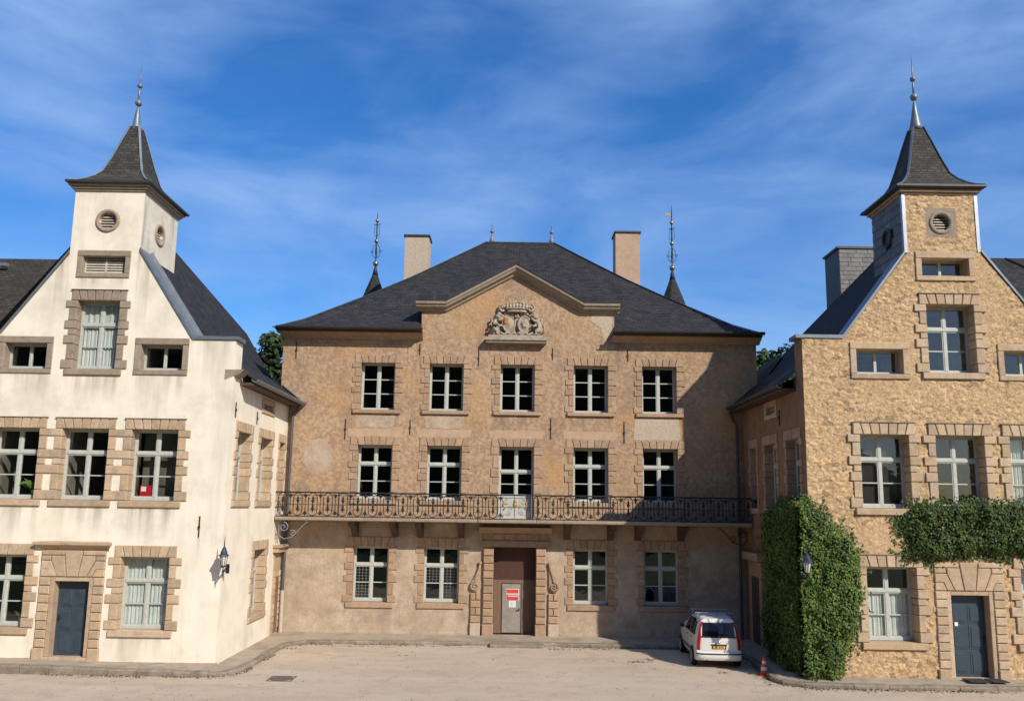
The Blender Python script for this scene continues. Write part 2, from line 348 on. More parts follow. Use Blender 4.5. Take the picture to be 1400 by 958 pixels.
def room(parent, fr, u0, u1, z0, z1, dep=2.2, d=-.3, mt='interior'):
    mb = MB(); P = fr.p; e = d - dep
    v = [P(u0, d, z0), P(u1, d, z0), P(u1, d, z1), P(u0, d, z1), P(u0, e, z0), P(u1, e, z0), P(u1, e, z1), P(u0, e, z1)]
    mb.add(v, [(4, 5, 6, 7), (0, 1, 5, 4), (1, 2, 6, 5), (2, 3, 7, 6), (3, 0, 4, 7)])
    mb.build('interior', mt, parent)
def curtain(parent, fr, u0, u1, z0, z1, d=-.315, waves=6, amp=.014, gather=None):
    mb = MB(); n = 110; ph = random.random() * 6; vs = []; fs = []
    for k, z in enumerate((z0, z0 * .5 + z1 * .5, z1)):
        for i in range(n + 1):
            t = i / n; u = u0 + (u1 - u0) * t
            if gather and k == 0: u = u0 + (u1 - u0) * (t if gather < 0 else t) ; u = u + gather * (.5 - t) * .25
            vs.append(fr.p(u, d + amp * sin(ph + t * waves * 2 * pi) + amp * .5 * sin(ph * 2 + t * waves * 3.2 * pi), z))
    for k in range(2):
        for i in range(n): a = k * (n + 1) + i; fs.append((a, a + 1, a + n + 2, a + n + 1))
    mb.add(vs, fs); mb.build('curtain', 'curtain', parent, smooth=True)
def window(bld, fr, uc, w, z0, z1, style='cross', lint=.30, sill=.19, sw=.21, qs=.22, ql=.35, mt='sandstone', proud=.03, lead=(), nv=7, curt=None, label=None,
           lint_ext=.2, holes=None, deep=.17, quoins=True, sill_d=.06, cap=False):
    deep += .10; gap = .009 if mt != 'main_stone' else .007
    u0, u1 = uc - w / 2, uc + w / 2; D = -deep
    fm = MB()
    b = .055; P = lambda *a, **k: fm.box(fr, *a, **k)
    P(u0 - .02, u0 + b, D - .06, D, z0, z1); P(u1 - b, u1 + .02, D - .06, D, z0, z1)
    P(u0 + b, u1 - b, D - .06, D + .001, z1 - b, z1 + .02); P(u0 + b, u1 - b, D - .06, D + .02, z0, z0 + .10, c=.01)
    a0, a1, c0, c1 = u0 + b, u1 - b, z0 + .10, z1 - b
    mm = .048 if style != 'two' else .05
    cells = []
    def bar_h(a, bb, z, h=.017): P(a, bb, D - .045, D - .006, z - h, z + h)
    if style == 'cross' or style == 'french':
        zt = c0 + (c1 - c0) * .665
        P(a0, a1, D - .06, D + .025, zt - .05, zt + .05, c=.012)
        P(uc - mm, uc + mm, D - .06, D + .012, c0, zt - .05, c=.01); P(uc - mm, uc + mm, D - .06, D + .012, zt + .05, c1, c=.01)
        zl = c0 + (.8 if style == 'french' else 0)
        zm = zl + (zt - .05 - zl) * .5
        for (x0, x1) in ((a0, uc - mm), (uc + mm, a1)):
            # sash rails inside each light
            for (y0, y1) in ((zl, zt - .05), (zt + .05, c1)):
                P(x0, x0 + .024, D - .05, D - .004, y0, y1); P(x1 - .024, x1, D - .05, D - .004, y0, y1)
                P(x0 + .024, x1 - .024, D - .05, D - .004, y0, y0 + .03); P(x0 + .024, x1 - .024, D - .05, D - .004, y1 - .03, y1)
            bar_h(x0 + .024, x1 - .024, zm)
            if style == 'french':
                P(x0, x1, D - .05, D - .01, c0, zl); P(x0 + .07, x1 - .07, D - .012, D, c0 + .08, zl - .1, c=.01)
            cells += [(x0 + .024, x1 - .024, zl + .03, zm - .017), (x0 + .024, x1 - .024, zm + .017, zt - .085), (x0 + .024, x1 - .024, zt + .085, c1 - .03)]
    elif style == 'two':      # two casements of three panes
        P(uc - mm, uc + mm, D - .06, D + .012, c0, c1, c=.01)
        for (x0, x1) in ((a0, uc - mm), (uc + mm, a1)):
            P(x0, x0 + .025, D - .05, D - .004, c0, c1); P(x1 - .025, x1, D - .05, D - .004, c0, c1)
            h = (c1 - c0) / 3
            for k in range(1, 3): bar_h(x0 + .025, x1 - .025, c0 + h * k)
            for k in range(3): cells.append((x0 + .025, x1 - .025, c0 + h * k + (.017 if k else 0), c0 + h * (k + 1) - (.017 if k < 2 else 0)))
    elif style == 'low':      # low attic light, one mullion
        P(uc - .045, uc + .045, D - .06, D + .012, c0, c1, c=.01)
        for (x0, x1) in ((a0, uc - .045), (uc + .045, a1)): cells.append((x0, x1, c0, c1))
    win = fm.build('window', 'frame_paint', bld)
    if label: win['label'] = label
    for c in cells: pane(win, fr, c[0], c[1], c[2], c[3], D - .02)
    if lead:
        lm = MB()
        for k in lead:
            x0, x1, y0, y1 = cells[k]
            for i in range(1, 4): lm.box(fr, x0 + (x1 - x0) * i / 4 - .006, x0 + (x1 - x0) * i / 4 + .006, D - .018, D - .008, y0, y1)
            for i in range(1, 5): lm.box(fr, x0, x1, D - .016, D - .0075, y0 + (y1 - y0) * i / 5 - .006, y0 + (y1 - y0) * i / 5 + .006)
        lm.build('leading', 'iron_grey', win)
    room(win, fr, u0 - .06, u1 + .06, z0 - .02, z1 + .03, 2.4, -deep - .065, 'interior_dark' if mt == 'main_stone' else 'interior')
    if curt:
        for (x0, x1, y0, y1) in curt: curtain(win, fr, u0 + w * x0, u0 + w * x1, z0 + (z1 - z0) * y0, z0 + (z1 - z0) * y1, d=-deep - .085)
    if quoins:
        for s in (-1, 1):
            z = z1
            for f, lg in ROWS:
                h = (z1 - z0) * f; wd = (ql if lg else qs) + jit(.022); e = u0 if s < 0 else u1
                a, bb = (e - wd, e) if s < 0 else (e, e + wd)
                MB().stone(fr, [(a, z - h + gap), (bb, z - h + gap), (bb, z - gap), (a, z - gap)], -deep - .1, proud + (.012 if lg else 0) + jit(.004), .012).build('quoin', mt, win)
                z -= h
        # voussoirs fanned about the middle
        L0, L1 = u0 - lint_ext, u1 + lint_ext
        fan = .055
        for i in range(nv):
            a, bb = L0 + (L1 - L0) * i / nv, L0 + (L1 - L0) * (i + 1) / nv
            k = lambda j: (0 if j in (0, nv) else (j - nv / 2) * fan * .62)
            MB().stone(fr, [(a - k(i) * .5 + gap * 1.3, z1), (bb - k(i + 1) * .5 - gap * 1.3, z1), (bb + k(i + 1) * .5 - gap * 1.3, z1 + lint), (a + k(i) * .5 + gap * 1.3, z1 + lint)], -deep - .1, proud + .015 + jit(.006), .012).build('lintel_stone', mt, win)
        MB().box(fr, u0 - sw, u1 + sw, -deep - .1, proud + sill_d * .6, z0 - sill, z0 - .004, c=.014).build('sill', mt, win)
    else:
        f = .18
        MB().box(fr, u0 - f, u1 + f, -deep - .1, proud + .01, z1, z1 + .2, c=.014).build('lintel_stone', mt, win)
        MB().box(fr, u0 - f, u0, -deep - .1, proud, z0, z1 - .004, c=.012).build('jamb_stone', mt, win)
        MB().box(fr, u1, u1 + f, -deep - .1, proud, z0, z1 - .004, c=.012).build('jamb_stone', mt, win)
        MB().box(fr, u0 - f, u1 + f, -deep - .1, proud + .012, z0 - .15, z0 - .004, c=.014).build('sill', mt, win)
    if holes is not None: holes.append((u0 - .07, u1 + .07, z0 - .05, z1 + .05))
    if quoins and cap:
        c_ = MB(); c_.box(fr, u0 - lint_ext - .02, u1 + lint_ext + .02, -.02, proud + .035, z1 + lint + .004, z1 + lint + .024); c_.build('drip_ledge', 'weathered_ledge', win)
    return win
def louvre(bld, fr, uc, w, z0, z1, mt, holes, n=6, label=None, glazed=False):
    u0, u1 = uc - w / 2, uc + w / 2; f = .16
    fm = MB(); D = -.14
    fm.box(fr, u0, u1, D - .05, D, z0, z0 + .05); fm.box(fr, u0, u0 + .04, D - .05, D, z0 + .05, z1); fm.box(fr, u1 - .04, u1, D - .05, D, z0 + .05, z1)
    fm.box(fr, uc - .025, uc + .025, D - .05, D + .006, z0 + .05, z1)
    win = fm.build('louvre_opening', 'louvre_paint', bld)
    if label: win['label'] = label
    h = (z1 - z0 - .05) / n
    for i in range(n):
        for a, b in ((u0 + .04, uc - .025), (uc + .025, u1 - .04)):
            z = z0 + .05 + h * i; m = MB()
            v = [fr.p(a, D + .0, z), fr.p(b, D + .0, z), fr.p(b, D - .05, z + h * .7), fr.p(a, D - .05, z + h * .7), fr.p(a, D + .0, z + .018), fr.p(b, D + .0, z + .018), fr.p(b, D - .05, z + h * .7 + .018), fr.p(a, D - .05, z + h * .7 + .018)]
            m.add(v, [(3, 2, 1, 0), (4, 5, 6, 7), (0, 1, 5, 4), (1, 2, 6, 5), (2, 3, 7, 6), (3, 0, 4, 7)]); m.build('slat', 'louvre_paint', win)
    room(win, fr, u0 - .05, u1 + .05, z0 - .03, z1 + .03, 1.)
    MB().box(fr, u0 - f, u1 + f, -.26, .04, z1, z1 + .18, c=.014).build('lintel_stone', mt, win)
    MB().box(fr, u0 - f, u0, -.26, .03, z0, z1 - .004, c=.012).build('jamb_stone', mt, win)
    MB().box(fr, u1, u1 + f, -.26, .03, z0, z1 - .004, c=.012).build('jamb_stone', mt, win)
    MB().box(fr, u0 - f, u1 + f, -.26, .042, z0 - .14, z0 - .004, c=.014).build('sill', mt, win)
    holes.append((u0 - .06, u1 + .06, z0 - .05, z1 + .05))
    return win
def oculus(bld, fr, uc, zc, r, holes, mt='grey_stone', square=False, label=None):
    ri = r * .70; n = 28; mb = MB()
    prof = [(ri, -.24), (ri, .03), (ri + .03, .05), (r - .05, .055), (r - .02, .04), (r, .0)]
    vs = []; fs = []
    for a, d in prof:
        for j in range(n): q = 2 * pi * j / n; vs.append(fr.p(uc + a * cos(q), d, zc + a * sin(q)))
    for i in range(len(prof) - 1):
        for j in range(n): fs.append((i * n + j, i * n + (j + 1) % n, (i + 1) * n + (j + 1) % n, (i + 1) * n + j))
    mb.add(vs, fs); w = mb.build('oculus', mt, bld, smooth=False)
    if label: w['label'] = label
    for i in range(6):
        z = zc - ri + .05 + i * ri * 2 / 6.2; hw = math.sqrt(max(.002, ri ** 2 - (z + .02 - zc) ** 2))
        MB().box(fr, uc - hw, uc + hw, -.15, -.07 - .012, z, z + .03).build('slat', 'louvre_paint', w)
    if square:
        s_ = r + .1
        k = MB()
        for a0, a1, b0, b1 in ((-s_, s_, r * .72, s_), (-s_, s_, -s_, -r * .72), (-s_, -r * .72, -r * .72, r * .72), (r * .72, s_, -r * .72, r * .72)):
            k.box(fr, uc + a0, uc + a1, -.05, .012, zc + b0, zc + b1)
        k.build('surround', mt, w)
    room(w, fr, uc - ri - .05, uc + ri + .05, zc - ri - .05, zc + ri + .05, .8, -.24)
    holes.append((uc - ri * .98, uc + ri * .98, zc - ri * .98, zc + ri * .98))
def door(bld, fr, uc, w, z0, z1, half, holes, ztop, mt='sandstone', cornice=True, label=None, rows=8):
    """panelled door in a rusticated surround"""
    u0, u1 = uc - w / 2, uc + w / 2; D = -.24
    mb = MB(); mb.box(fr, u0, u1, D - .06, D, z0, z1)
    dr = mb.build('door', 'blue_door', bld)
    if label: dr['label'] = label
    st = .085; pw = (w - 3 * st) / 2; hh = [.27, .30, .27]; tot = z1 - z0 - .06; zz = z0 + .08
    for h in (.29, .31, .25):
        ph = tot * h - .03
        for k in range(2):
            a = u0 + st + k * (pw + st)
            m = MB(); m.stone(fr, [(a, zz), (a + pw, zz), (a + pw, zz + ph), (a, zz + ph)], D - .01, D + .012, .008)
            m.stone(fr, [(a + .045, zz + .045), (a + pw - .045, zz + .045), (a + pw - .045, zz + ph - .045), (a + .045, zz + ph - .045)], D + .005, D + .028, .02)
            m.build('panel', 'blue_door', dr)
        zz += ph + .065
    hm = MB(); hu = u0 + .07 if uc < 0 else u1 - .07
    hm.box(fr, hu - .02, hu + .02, D, D + .012, z0 + .92, z0 + 1.12); hm.tube([fr.p(hu, D + .01, z0 + 1.04), fr.p(hu, D + .06, z0 + 1.04), fr.p(hu + .1 * (1 if uc < 0 else -1), D + .06, z0 + 1.04)], .01); hm.build('handle', 'iron', dr)
    MB().box(fr, u0 - .3, u1 + .3, -.35, .06, z0 - .22, z0 - .005, c=.02).build('threshold', mt, dr)
    av = .12   # plain inner architrave
    for a, b in ((u0 - av, u0), (u1, u1 + av)): MB().box(fr, a, b, -.3, .035, z0, z1 + av, c=.01).build('architrave', mt, dr)
    MB().box(fr, u0 + .002, u1 - .002, -.3, .034, z1, z1 + av, c=.01).build('architrave', mt, dr)
    zb = z0 - .18; bh = .42
    for s in (-1, 1):
        e0, e1 = (uc - half, u0 - av - .004) if s < 0 else (u1 + av + .004, uc + half)
        MB().box(fr, e0 - (.03 if s < 0 else 0), e1 + (.03 if s > 0 else 0), -.1, .09, zb, zb + bh, c=.02).build('base_stone', mt, dr)
        zq = zb + bh + .01; hq = (z1 + av - zq) / rows
        for i in range(rows):
            MB().box(fr, e0 + jit(.006), e1, -.1, .065 + jit(.006), zq + .009, zq + hq - .009, c=.02).build('quoin', mt, dr)
            zq += hq
    zs = z1 + av + .01; H = ztop - zs
    # flat fan of long voussoirs over the door with a stepped head
    def st_(pts): MB().stone(fr, [(uc + a, zs + b * H) for a, b in pts], -.1, .07 + jit(.008), .018).build('lintel_stone', mt, dr)
    st_([(-.155, 0), (.155, 0), (.26, 1), (-.26, 1)])
    for s in (-1, 1):
        def sx(p): return [(s * a, b) for a, b in (p if s > 0 else p[::-1])]
        st_(sx([(.172, 0), (.40, 0), (.62, .62), (.62, .80), (.262, .80)]))
        st_(sx([(.418, 0), (half - .36, 0), (half - .26, .30), (half - .003, .30), (half - .003, .60), (.635, .60)]))
        st_(sx([(half - .34, 0), (half - .003, 0), (half - .003, .28), (half - .245, .28)]))
        st_(sx([(.64, .62), (half - .003, .62), (half - .003, .80), (.64, .80)]))
        st_(sx([(.27, .82), (half - .003, .82), (half - .003, 1), (.275, 1)]))
    if cornice:
        c = MB(); pr = [(.02, 0), (.05, .05), (.07, .06), (.13, .12), (.2, .15), (.21, .22), (.0, .25)]
        a, b = uc - half - .02, uc + half + .02; n = len(pr)
        vs = [fr.p(a - d, d, ztop + .01 + z) for d, z in pr] + [fr.p(b + d, d, ztop + .01 + z) for d, z in pr]
        c.add(vs, [(i, n + i, n + i + 1, i + 1) for i in range(n - 1)] + [tuple(range(n)), tuple(range(2 * n - 1, n - 1, -1))]); c.build('cornice', mt, dr)
    holes.append((u0 - .05, u1 + .05, z0 - .1, z1 + .05))
    k = MB(); k.box(fr, u0 - .05, u1 + .05, -.36, -.31, z0 - .1, z1 + .05); k.build('door_frame', 'blue_door', dr)
    return dr
def anchor(bld, fr, u, z0, z1):
    m = MB(); m.box(fr, u - .012, u + .012, .002, .03, z0, z1); m.box(fr, u - .022, u + .022, .005, .05, (z0 + z1) / 2 - .05, (z0 + z1) / 2 + .03)
    m.build('wall_anchor', 'iron', bld)
def strip(name, mt, parent, pts, w, h, fr_up=Vector((0, 0, 1))):
    """a flat capping along a path: rectangular section"""
    mb = MB(); pts = [Vector(p) for p in pts]; vs = []
    for i, p in enumerate(pts):
        t = (pts[min(i + 1, len(pts) - 1)] - pts[max(i - 1, 0)]).normalized(); sd_ = t.cross(fr_up).normalized(); up = sd_.cross(t)
        for a, b in ((-1, 0), (1, 0), (1, 1), (-1, 1)): vs.append(p + sd_ * a * w / 2 + up * h * b)
    fs = [(3, 2, 1, 0), tuple(len(vs) - 4 + i for i in range(4))]
    for i in range(len(pts) - 1):
        for j in range(4): fs.append((i * 4 + j, i * 4 + (j + 1) % 4, i * 4 + 4 + (j + 1) % 4, i * 4 + 4 + j))
    mb.add(vs, fs); return mb.build(name, mt, parent)
def finial(bld, x, y, zs, parts, mt='lead', shaft=.03, name='finial'):
    """lathe: parts = [(r, z)...]"""
    return MB().lathe([(r, z - parts[0][1]) for r, z in parts], (x, y, parts[0][1]), 12).build(name, mt, bld, smooth=True)
def ballprof(zc, r, n=8): return [(max(.006, r * sin(pi * i / n)), zc - r * cos(pi * i / n)) for i in range(n + 1)]
def tower_roof(bld, cx, cy, hx, hy, zc, mt, prof, prefix):
    """concave pyramid; prof = [(scale 0..1, dz)]"""
    ring = lambda s, z: [(cx - hx * s, cy - hy * s, z), (cx + hx * s, cy - hy * s, z), (cx + hx * s, cy + hy * s, z), (cx - hx * s, cy + hy * s, z)]
    mb = MB()
    for (s0, z0), (s1, z1) in zip(prof, prof[1:]):
        a, b = ring(s0, zc + z0), ring(s1, zc + z1)
        for k in range(4): mb.quad(a[k], a[(k + 1) % 4], b[(k + 1) % 4], b[k])
    rf = mb.build('spire_roof', mt, bld)
    for k in range(4): strip('hip_flashing', 'lead', rf, [ring(s, zc + z + .005)[k] for s, z in prof], .07, .025)
    e = ring(1.0, zc); m = MB()
    o_ = ring(1.03, zc); i_ = ring(.90, zc - .12); mid = ring(1.03, zc - .06)
    vs = o_ + mid + i_; fs = []
    for k in range(4): fs += [(k, (k + 1) % 4, 4 + (k + 1) % 4, 4 + k), (4 + k, 4 + (k + 1) % 4, 8 + (k + 1) % 4, 8 + k)]
    m.add(vs, fs + [(3, 2, 1, 0)]); m.build('eave_board', 'gutter_metal', bld)
    return rf

# ================================================================== setting
def ground_h(x, y): return 0.
gm = MB(); S = 900
gm.add([(-S, -S, 0), (S, -S, 0), (S, S, 0), (-S, S, 0)], [(0, 1, 2, 3)])
tag(gm.build('ground', 'gravel'), kind='structure')
def pavement(name, path, inner, z=.105):
    """raised pavement: path = kerb line, inner = wall line (same count); kerb stones are parts"""
    mb = MB(); n = len(path); vs = []
    def zz(p): return z + max(0., (-8 - p[0])) * .02 * (1 if p[0] < -8 else 0)
    for p, q in zip(path, inner): vs += [(p[0], p[1], zz(p)), (q[0], q[1], zz(q) + .04), (p[0], p[1], -.05)]
    fs = []
    for i in range(n - 1): fs += [(3 * i, 3 * i + 3, 3 * i + 4, 3 * i + 1), (3 * i + 2, 3 * i + 5, 3 * i + 3, 3 * i)]
    mb.add(vs, fs); o = tag(mb.build(name, 'pavement', origin=(path[0][0], path[0][1], 0)), kind='structure')
    for (a, b) in zip(path, path[1:]):
        A, B = Vector((*a, 0)), Vector((*b, 0)); Ln = (B - A).length; k = max(1, round(Ln / .85)); t = (B - A).normalized(); nrm = Vector((t.y, -t.x, 0))
        for i in range(k):
            c0 = A + t * (Ln * i / k + .008); c1 = A + t * (Ln * (i + 1) / k - .008); fr = Fr(c0, t, nrm); L_ = (c1 - c0).length; h = zz(c0) + jit(.008)
            m = MB(); e = .035 + jit(.012); w = -.16 - random.random() * .04
            v = [fr.p(0, w, -.05), fr.p(L_, w, -.05), fr.p(L_, w, h + .012), fr.p(0, w, h + .012), fr.p(0, e, -.05), fr.p(L_, e + jit(.01), -.05), fr.p(L_, e, h - .035), fr.p(0, e, h - .03), fr.p(L_, e - .035, h + .008), fr.p(0, e - .035, h + .01)]
            m.add(v, [(4, 5, 6, 7), (7, 6, 8, 9), (9, 8, 2, 3), (0, 4, 7, 9, 3), (5, 1, 2, 8, 6), (3, 2, 1, 0)]); m.build('kerb_stone', 'kerb', o)
    # moss and dirt gathered at the foot of the kerb
    mm = MB(); 
    for (a, b) in zip(path, path[1:]):
        A, B = Vector((*a, 0)), Vector((*b, 0)); Ln = (B - A).length; t = (B - A).normalized(); nrm = Vector((t.y, -t.x, 0)); k = int(Ln * 26)
        for i in range(k):
            if noise.noise(A + t * Ln * i / k) < -.12: continue
            c = A + t * (Ln * i / k + jit(.02)) + nrm * (.05 + random.random() ** 2 * .14); r = random.uniform(.012, .04)
            vs = [c + Vector((r * cos(q), r * sin(q), .002)) for q in (0, 1.3, 2.5, 3.8, 5.1)] + [c + Vector((jit(.01), jit(.01), r * random.uniform(.5, 1.2)))]
            mm.add(vs, [(0, 1, 5), (1, 2, 5), (2, 3, 5), (3, 4, 5), (4, 0, 5)])
    g = mm.build('kerb_moss', 'moss', o); g['kind'] = 'stuff'
    return o
pavement('left_pavement', [(-20, 22.85), (-14, 22.72), (-10, 22.66), (-8.1, 22.68), (-7.65, 22.85), (-7.42, 23.3), (-7.35, 24.5), (-7.38, 26.2), (-7.3, 27.4), (-6.8, 28.0)],
         [(-20, 23.6), (-14, 23.6), (-10, 23.6), (-8.25, 23.6), (-8.4, 23.7), (-8.4, 24.0), (-8.4, 25.0), (-8.4, 26.6), (-8.4, 28.6), (-8.3, 29.6)])
pavement('house_pavement', [(-6.8, 28.0), (-3.5, 28.12), (-.6, 28.17), (1.2, 28.15), (4.3, 28.05), (7.2, 28.02)], [(-8.3, 29.6), (-3.5, 29.6), (-.6, 29.6), (1.2, 29.6), (4.3, 29.6), (8.6, 29.6)])
pavement('right_pavement', [(7.2, 28.02), (7.5, 26.0), (7.45, 24.3), (7.3, 23.2), (7.45, 22.75), (7.95, 22.45), (9.2, 22.32), (12, 22.3), (14, 22.28), (20, 22.25)],
         [(8.6, 29.6), (8.6, 26.4), (8.6, 24.6), (8.6, 23.6), (8.6, 23.4), (8.7, 23.25), (9.2, 23.25), (12, 23.25), (14, 23.25), (20, 23.25)])
st = MB(); st.stone(Fr((0, 28.16, 0), (1, 0, 0), (0, -1, 0)), [(-.62, -.02), (1.2, -.02), (1.2, .10), (-.62, .10)], -.2, .42, .02)
tag(st.build('door_step', 'kerb', origin=(.3, 28, 0)), 'worn stone step on the gravel below the central brown door', 'step')

# ================================================================== LEFT WING (white)
FL = Fr((0, 23.49, 0), (1, 0, 0), (0, -1, 0)); FLS = Fr((-8.22, 0, 0), (0, 1, 0), (1, 0, 0))
BL = thing('wing_building', 'white plastered wing on the left with stepped gable turret and grey-blue door', 'building', (-12.4, 23.49, 0))
TX0, TX1 = -13.42, -11.30
holes = []
BR = [-22, -16.62, -15.32, TX0, TX0 + .001, TX1 - .001, TX1, -9.48, -8.22]
def topL(u):
    if TX0 <= u <= TX1: return 14.06
    if u > TX1: return 12.12 - (u - TX1) * (12.12 - 9.42) / (TX1 + 9.48) * -1 if False else (9.42 if u >= -9.48 else 12.12 - (u - TX1) * (12.12 - 9.42) / 1.82)
    return 9.42 if u <= -15.30 else 12.0 - (TX0 - u) * (12.0 - 9.42) / 1.88
for k, uc in enumerate((-14.45, -12.43, -10.40)):
    window(BL, FL, uc, 1.36, 4.67, 6.73, holes=holes, cap=True, label='first-floor cross window with a %s showing inside' % ('leafy plant', 'dark curtain', 'red box')[k] if k != 1 else None)
window(BL, FL, -10.39, 1.38, 1.06, 3.08, lint=.32, holes=holes, curt=[(0, .5, .0, 1), (.5, 1, .0, 1)], label='ground-floor cross window hung with pale curtains')
window(BL, FL, -14.46, 1.38, 1.09, 3.10, lint=.31, holes=holes)
window(BL, FL, -12.39, 1.26, 8.50, 10.57, lint=.31, qs=.22, ql=.33, mt='grey_stone', holes=holes, cap=True, curt=[(0, .55, .05, .62), (.5, 1, .05, .62), (0, 1, .68, 1)], label='gable window with white curtains')
for uc in (-14.43, -10.40): window(BL, FL, uc, 1.24, 8.49, 9.25, style='low', quoins=False, mt='grey_stone', holes=holes)
louvre(BL, FL, -12.36, 1.28, 11.42, 11.94, 'grey_stone', holes)
oculus(BL, FL, -12.36, 13.06, .375, holes)
door(BL, FL, -12.42, .98, .31, 2.38, .91, holes, 3.24, label='grey-blue six-panel door under a stone cornice')
w = MB(); wall(w, FL, BR, topL, -.1, holes); 
# side face towards the court
hs_ = []
window(BL, FLS, 24.74, 1.16, 4.72, 6.78, holes=hs_, qs=.14, ql=.24, lint_ext=.24, sw=.24); window(BL, FLS, 26.98, 1.22, 4.72, 6.78, holes=hs_, qs=.14, ql=.24, lint_ext=.24, sw=.24)
window(BL, FLS, 28.86, .62, 4.72, 6.78, holes=hs_, qs=.12, ql=.18, nv=3, lint_ext=.15, sw=.15)
window(BL, FLS, 26.98, 1.25, 1.10, 3.14, holes=hs_, qs=.16, ql=.26, lint_ext=.24, sw=.26)
louvre(BL, FLS, 27.0, 1.1, 7.72, 7.92, 'sandstone', hs_, n=2)
wall(w, FLS, [23.49, 29.5], lambda u: 8.55, -.1, hs_)
# a small side door with a moulded head
sdm = MB(); sdm.box(FLS, 28.62, 29.36, -.2, .05, .15, 2.9); sdm.box(FLS, 28.5, 29.45, -.2, .22, 2.95, 3.12); sdm.box(FLS, 28.45, 29.48, -.2, .3, 3.12, 3.2)
sdo = sdm.build('side_doorway', 'sandstone', BL)
MB().box(FLS, 28.82, 29.22, .04, .055, .2, 2.1).build('door', 'brown_wood', sdo)
for s in (28.72, 29.3):
    for i in range(9): MB().box(FLS, s - .07, s + .07, .0, .085, .35 + i * .22, .54 + i * .22, c=.015).build('quoin', 'sandstone', sdo)
# parapet return of the gable and back shell
w.box(FL, -8.98, -8.2205, -.62, -.004, 8.3, 9.41)
w.add([(-22, 23.5, -.1), (-22, 34, -.1), (-22, 34, 9), (-22, 23.5, 9)], [(0, 1, 2, 3)])
# tower flanks
holesT = []
FTS = Fr((TX1, 0, 0), (0, 1, 0), (1, 0, 0))
oculus(BL, FTS, 24.68, 13.02, .36, holesT)
tw_ = MB(); wall(tw_, FTS, [23.49, 25.95], lambda u: 14.06, 10.5, holesT); tw_.build('turret_flank', 'grimy_plaster', BL)
w.add([(TX0, 23.49, 10.5), (TX0, 25.95, 10.5), (TX0, 25.95, 14.06), (TX0, 23.49, 14.06)], [(3, 2, 1, 0)])
w.add([(TX0, 25.95, 10.5), (TX1, 25.95, 10.5), (TX1, 25.95, 14.06), (TX0, 25.95, 14.06)], [(3, 2, 1, 0)])
w.build('wall', 'white_plaster', BL)
# plinth
MB().box(FL, -22, -13.36, -.1, .035, -.05, .27).build('plinth', 'grey_plaster', BL); MB().box(FL, -11.48, -8.19, -.1, .035, -.05, .2).build('plinth', 'grey_plaster', BL)
# tower cornice + spire
c = MB()
for z, e in ((14.0, .05), (14.06, .10), (14.13, .16)): c.box(WORLD, TX0 - e, TX1 + e, 23.49 - e, 25.95 + e, z, z + .0595)
c.build('cornice', 'grey_stone', BL)
SPROF = [(1, 0), (.85, .09), (.72, .22), (.59, .40), (.48, .62), (.36, 1.12), (.23, 1.78), (.11, 2.38)]
cyL = 24.72
tower_roof(BL, -12.34, cyL, 1.27, 1.44, 14.27, 'tower_slate', SPROF, 'l')
finial(BL, -12.36, cyL, 0, [(.19, 16.50), (.18, 16.60), (.12, 16.75), (.08, 17.1), (.05, 17.3)] + ballprof(17.52, .11) + [(.035, 17.66), (.035, 18.0)] + ballprof(18.12, .085) + [(.024, 18.25), (.008, 18.85)])
# roof
RZ = 13.66; sl = 1.484
rf = MB(); yb = 28.0
rp = lambda x, y, z: (x, y, z)
ridge0, ridge1 = rp(-12.36, 23.55, RZ), rp(-12.3, yb, RZ)
H = (-10.84, 32.2, 11.43); fold = (-9.55, 31.6, 9.52)
rf.quad((-9.5, 23.52, 9.45), fold, H, ridge1); rf.quad((-9.5, 23.52, 9.45), ridge1, ridge1, ridge0)
rf.quad((-8.55, 24.06, 8.92), (-8.55, 29.9, 8.92), fold, (-9.5, 24.06, 9.45)); rf.quad((-7.82, 24.06, 8.34), (-7.72, 29.5, 8.3), (-8.55, 29.5, 8.92), (-8.55, 24.06, 8.92))
# left slope and the cross roof running left
rf.build('roof', 'slate', BL)
rl = MB(); rl.quad((-16.9, 29, 7.9), (-16.9, 23.55, 7.9), (-12.36, 23.55, RZ), (-12.3, yb, RZ)); rl.quad((-32, 24.4, 7.6), (-13.0, 24.4, 7.6), (-13.0, 30, 13.8), (-32, 30, 13.8))
rl.build('roof', 'mossy_slate', BL)
MB().box(WORLD, -19.3, -19.05, 29.25, 29.4, 13.3, 13.42).build('roof_hatch', 'zinc', BL)
# lead copings on the gable
def coping(bld, pts, name='gable_coping', back=.55, fr=FL, mt='lead', proud=.05, th=.10):
    """a capping over the gable wall: front fascia and a top that runs back"""
    mb = MB(); n = len(pts); vs = []
    for (u, z) in pts: vs += [fr.p(u, proud, z), fr.p(u, proud, z + th), fr.p(u, -back, z + th), fr.p(u, -back, z - .02)]
    fs = [(3, 2, 1, 0), tuple(4 * (n - 1) + i for i in range(4))]
    for i in range(n - 1):
        for j in range(4): fs.append((4 * i + j, 4 * i + (j + 1) % 4, 4 * i + 4 + (j + 1) % 4, 4 * i + 4 + j))
    mb.add(vs, fs); o = mb.build(name, mt, bld); return o
coping(BL, [(TX1 + .004, 12.13), (-9.5, 9.43), (-8.12, 9.43)]); coping(BL, [(-16.7, 9.43), (-15.3, 9.43), (TX0 - .004, 12.02)])
strip('coping_roll', 'zinc', BL, [(-11.26, 24.06, 12.22), (-9.46, 24.06, 9.55)], .16, .05, Vector((0, 1, 0)))
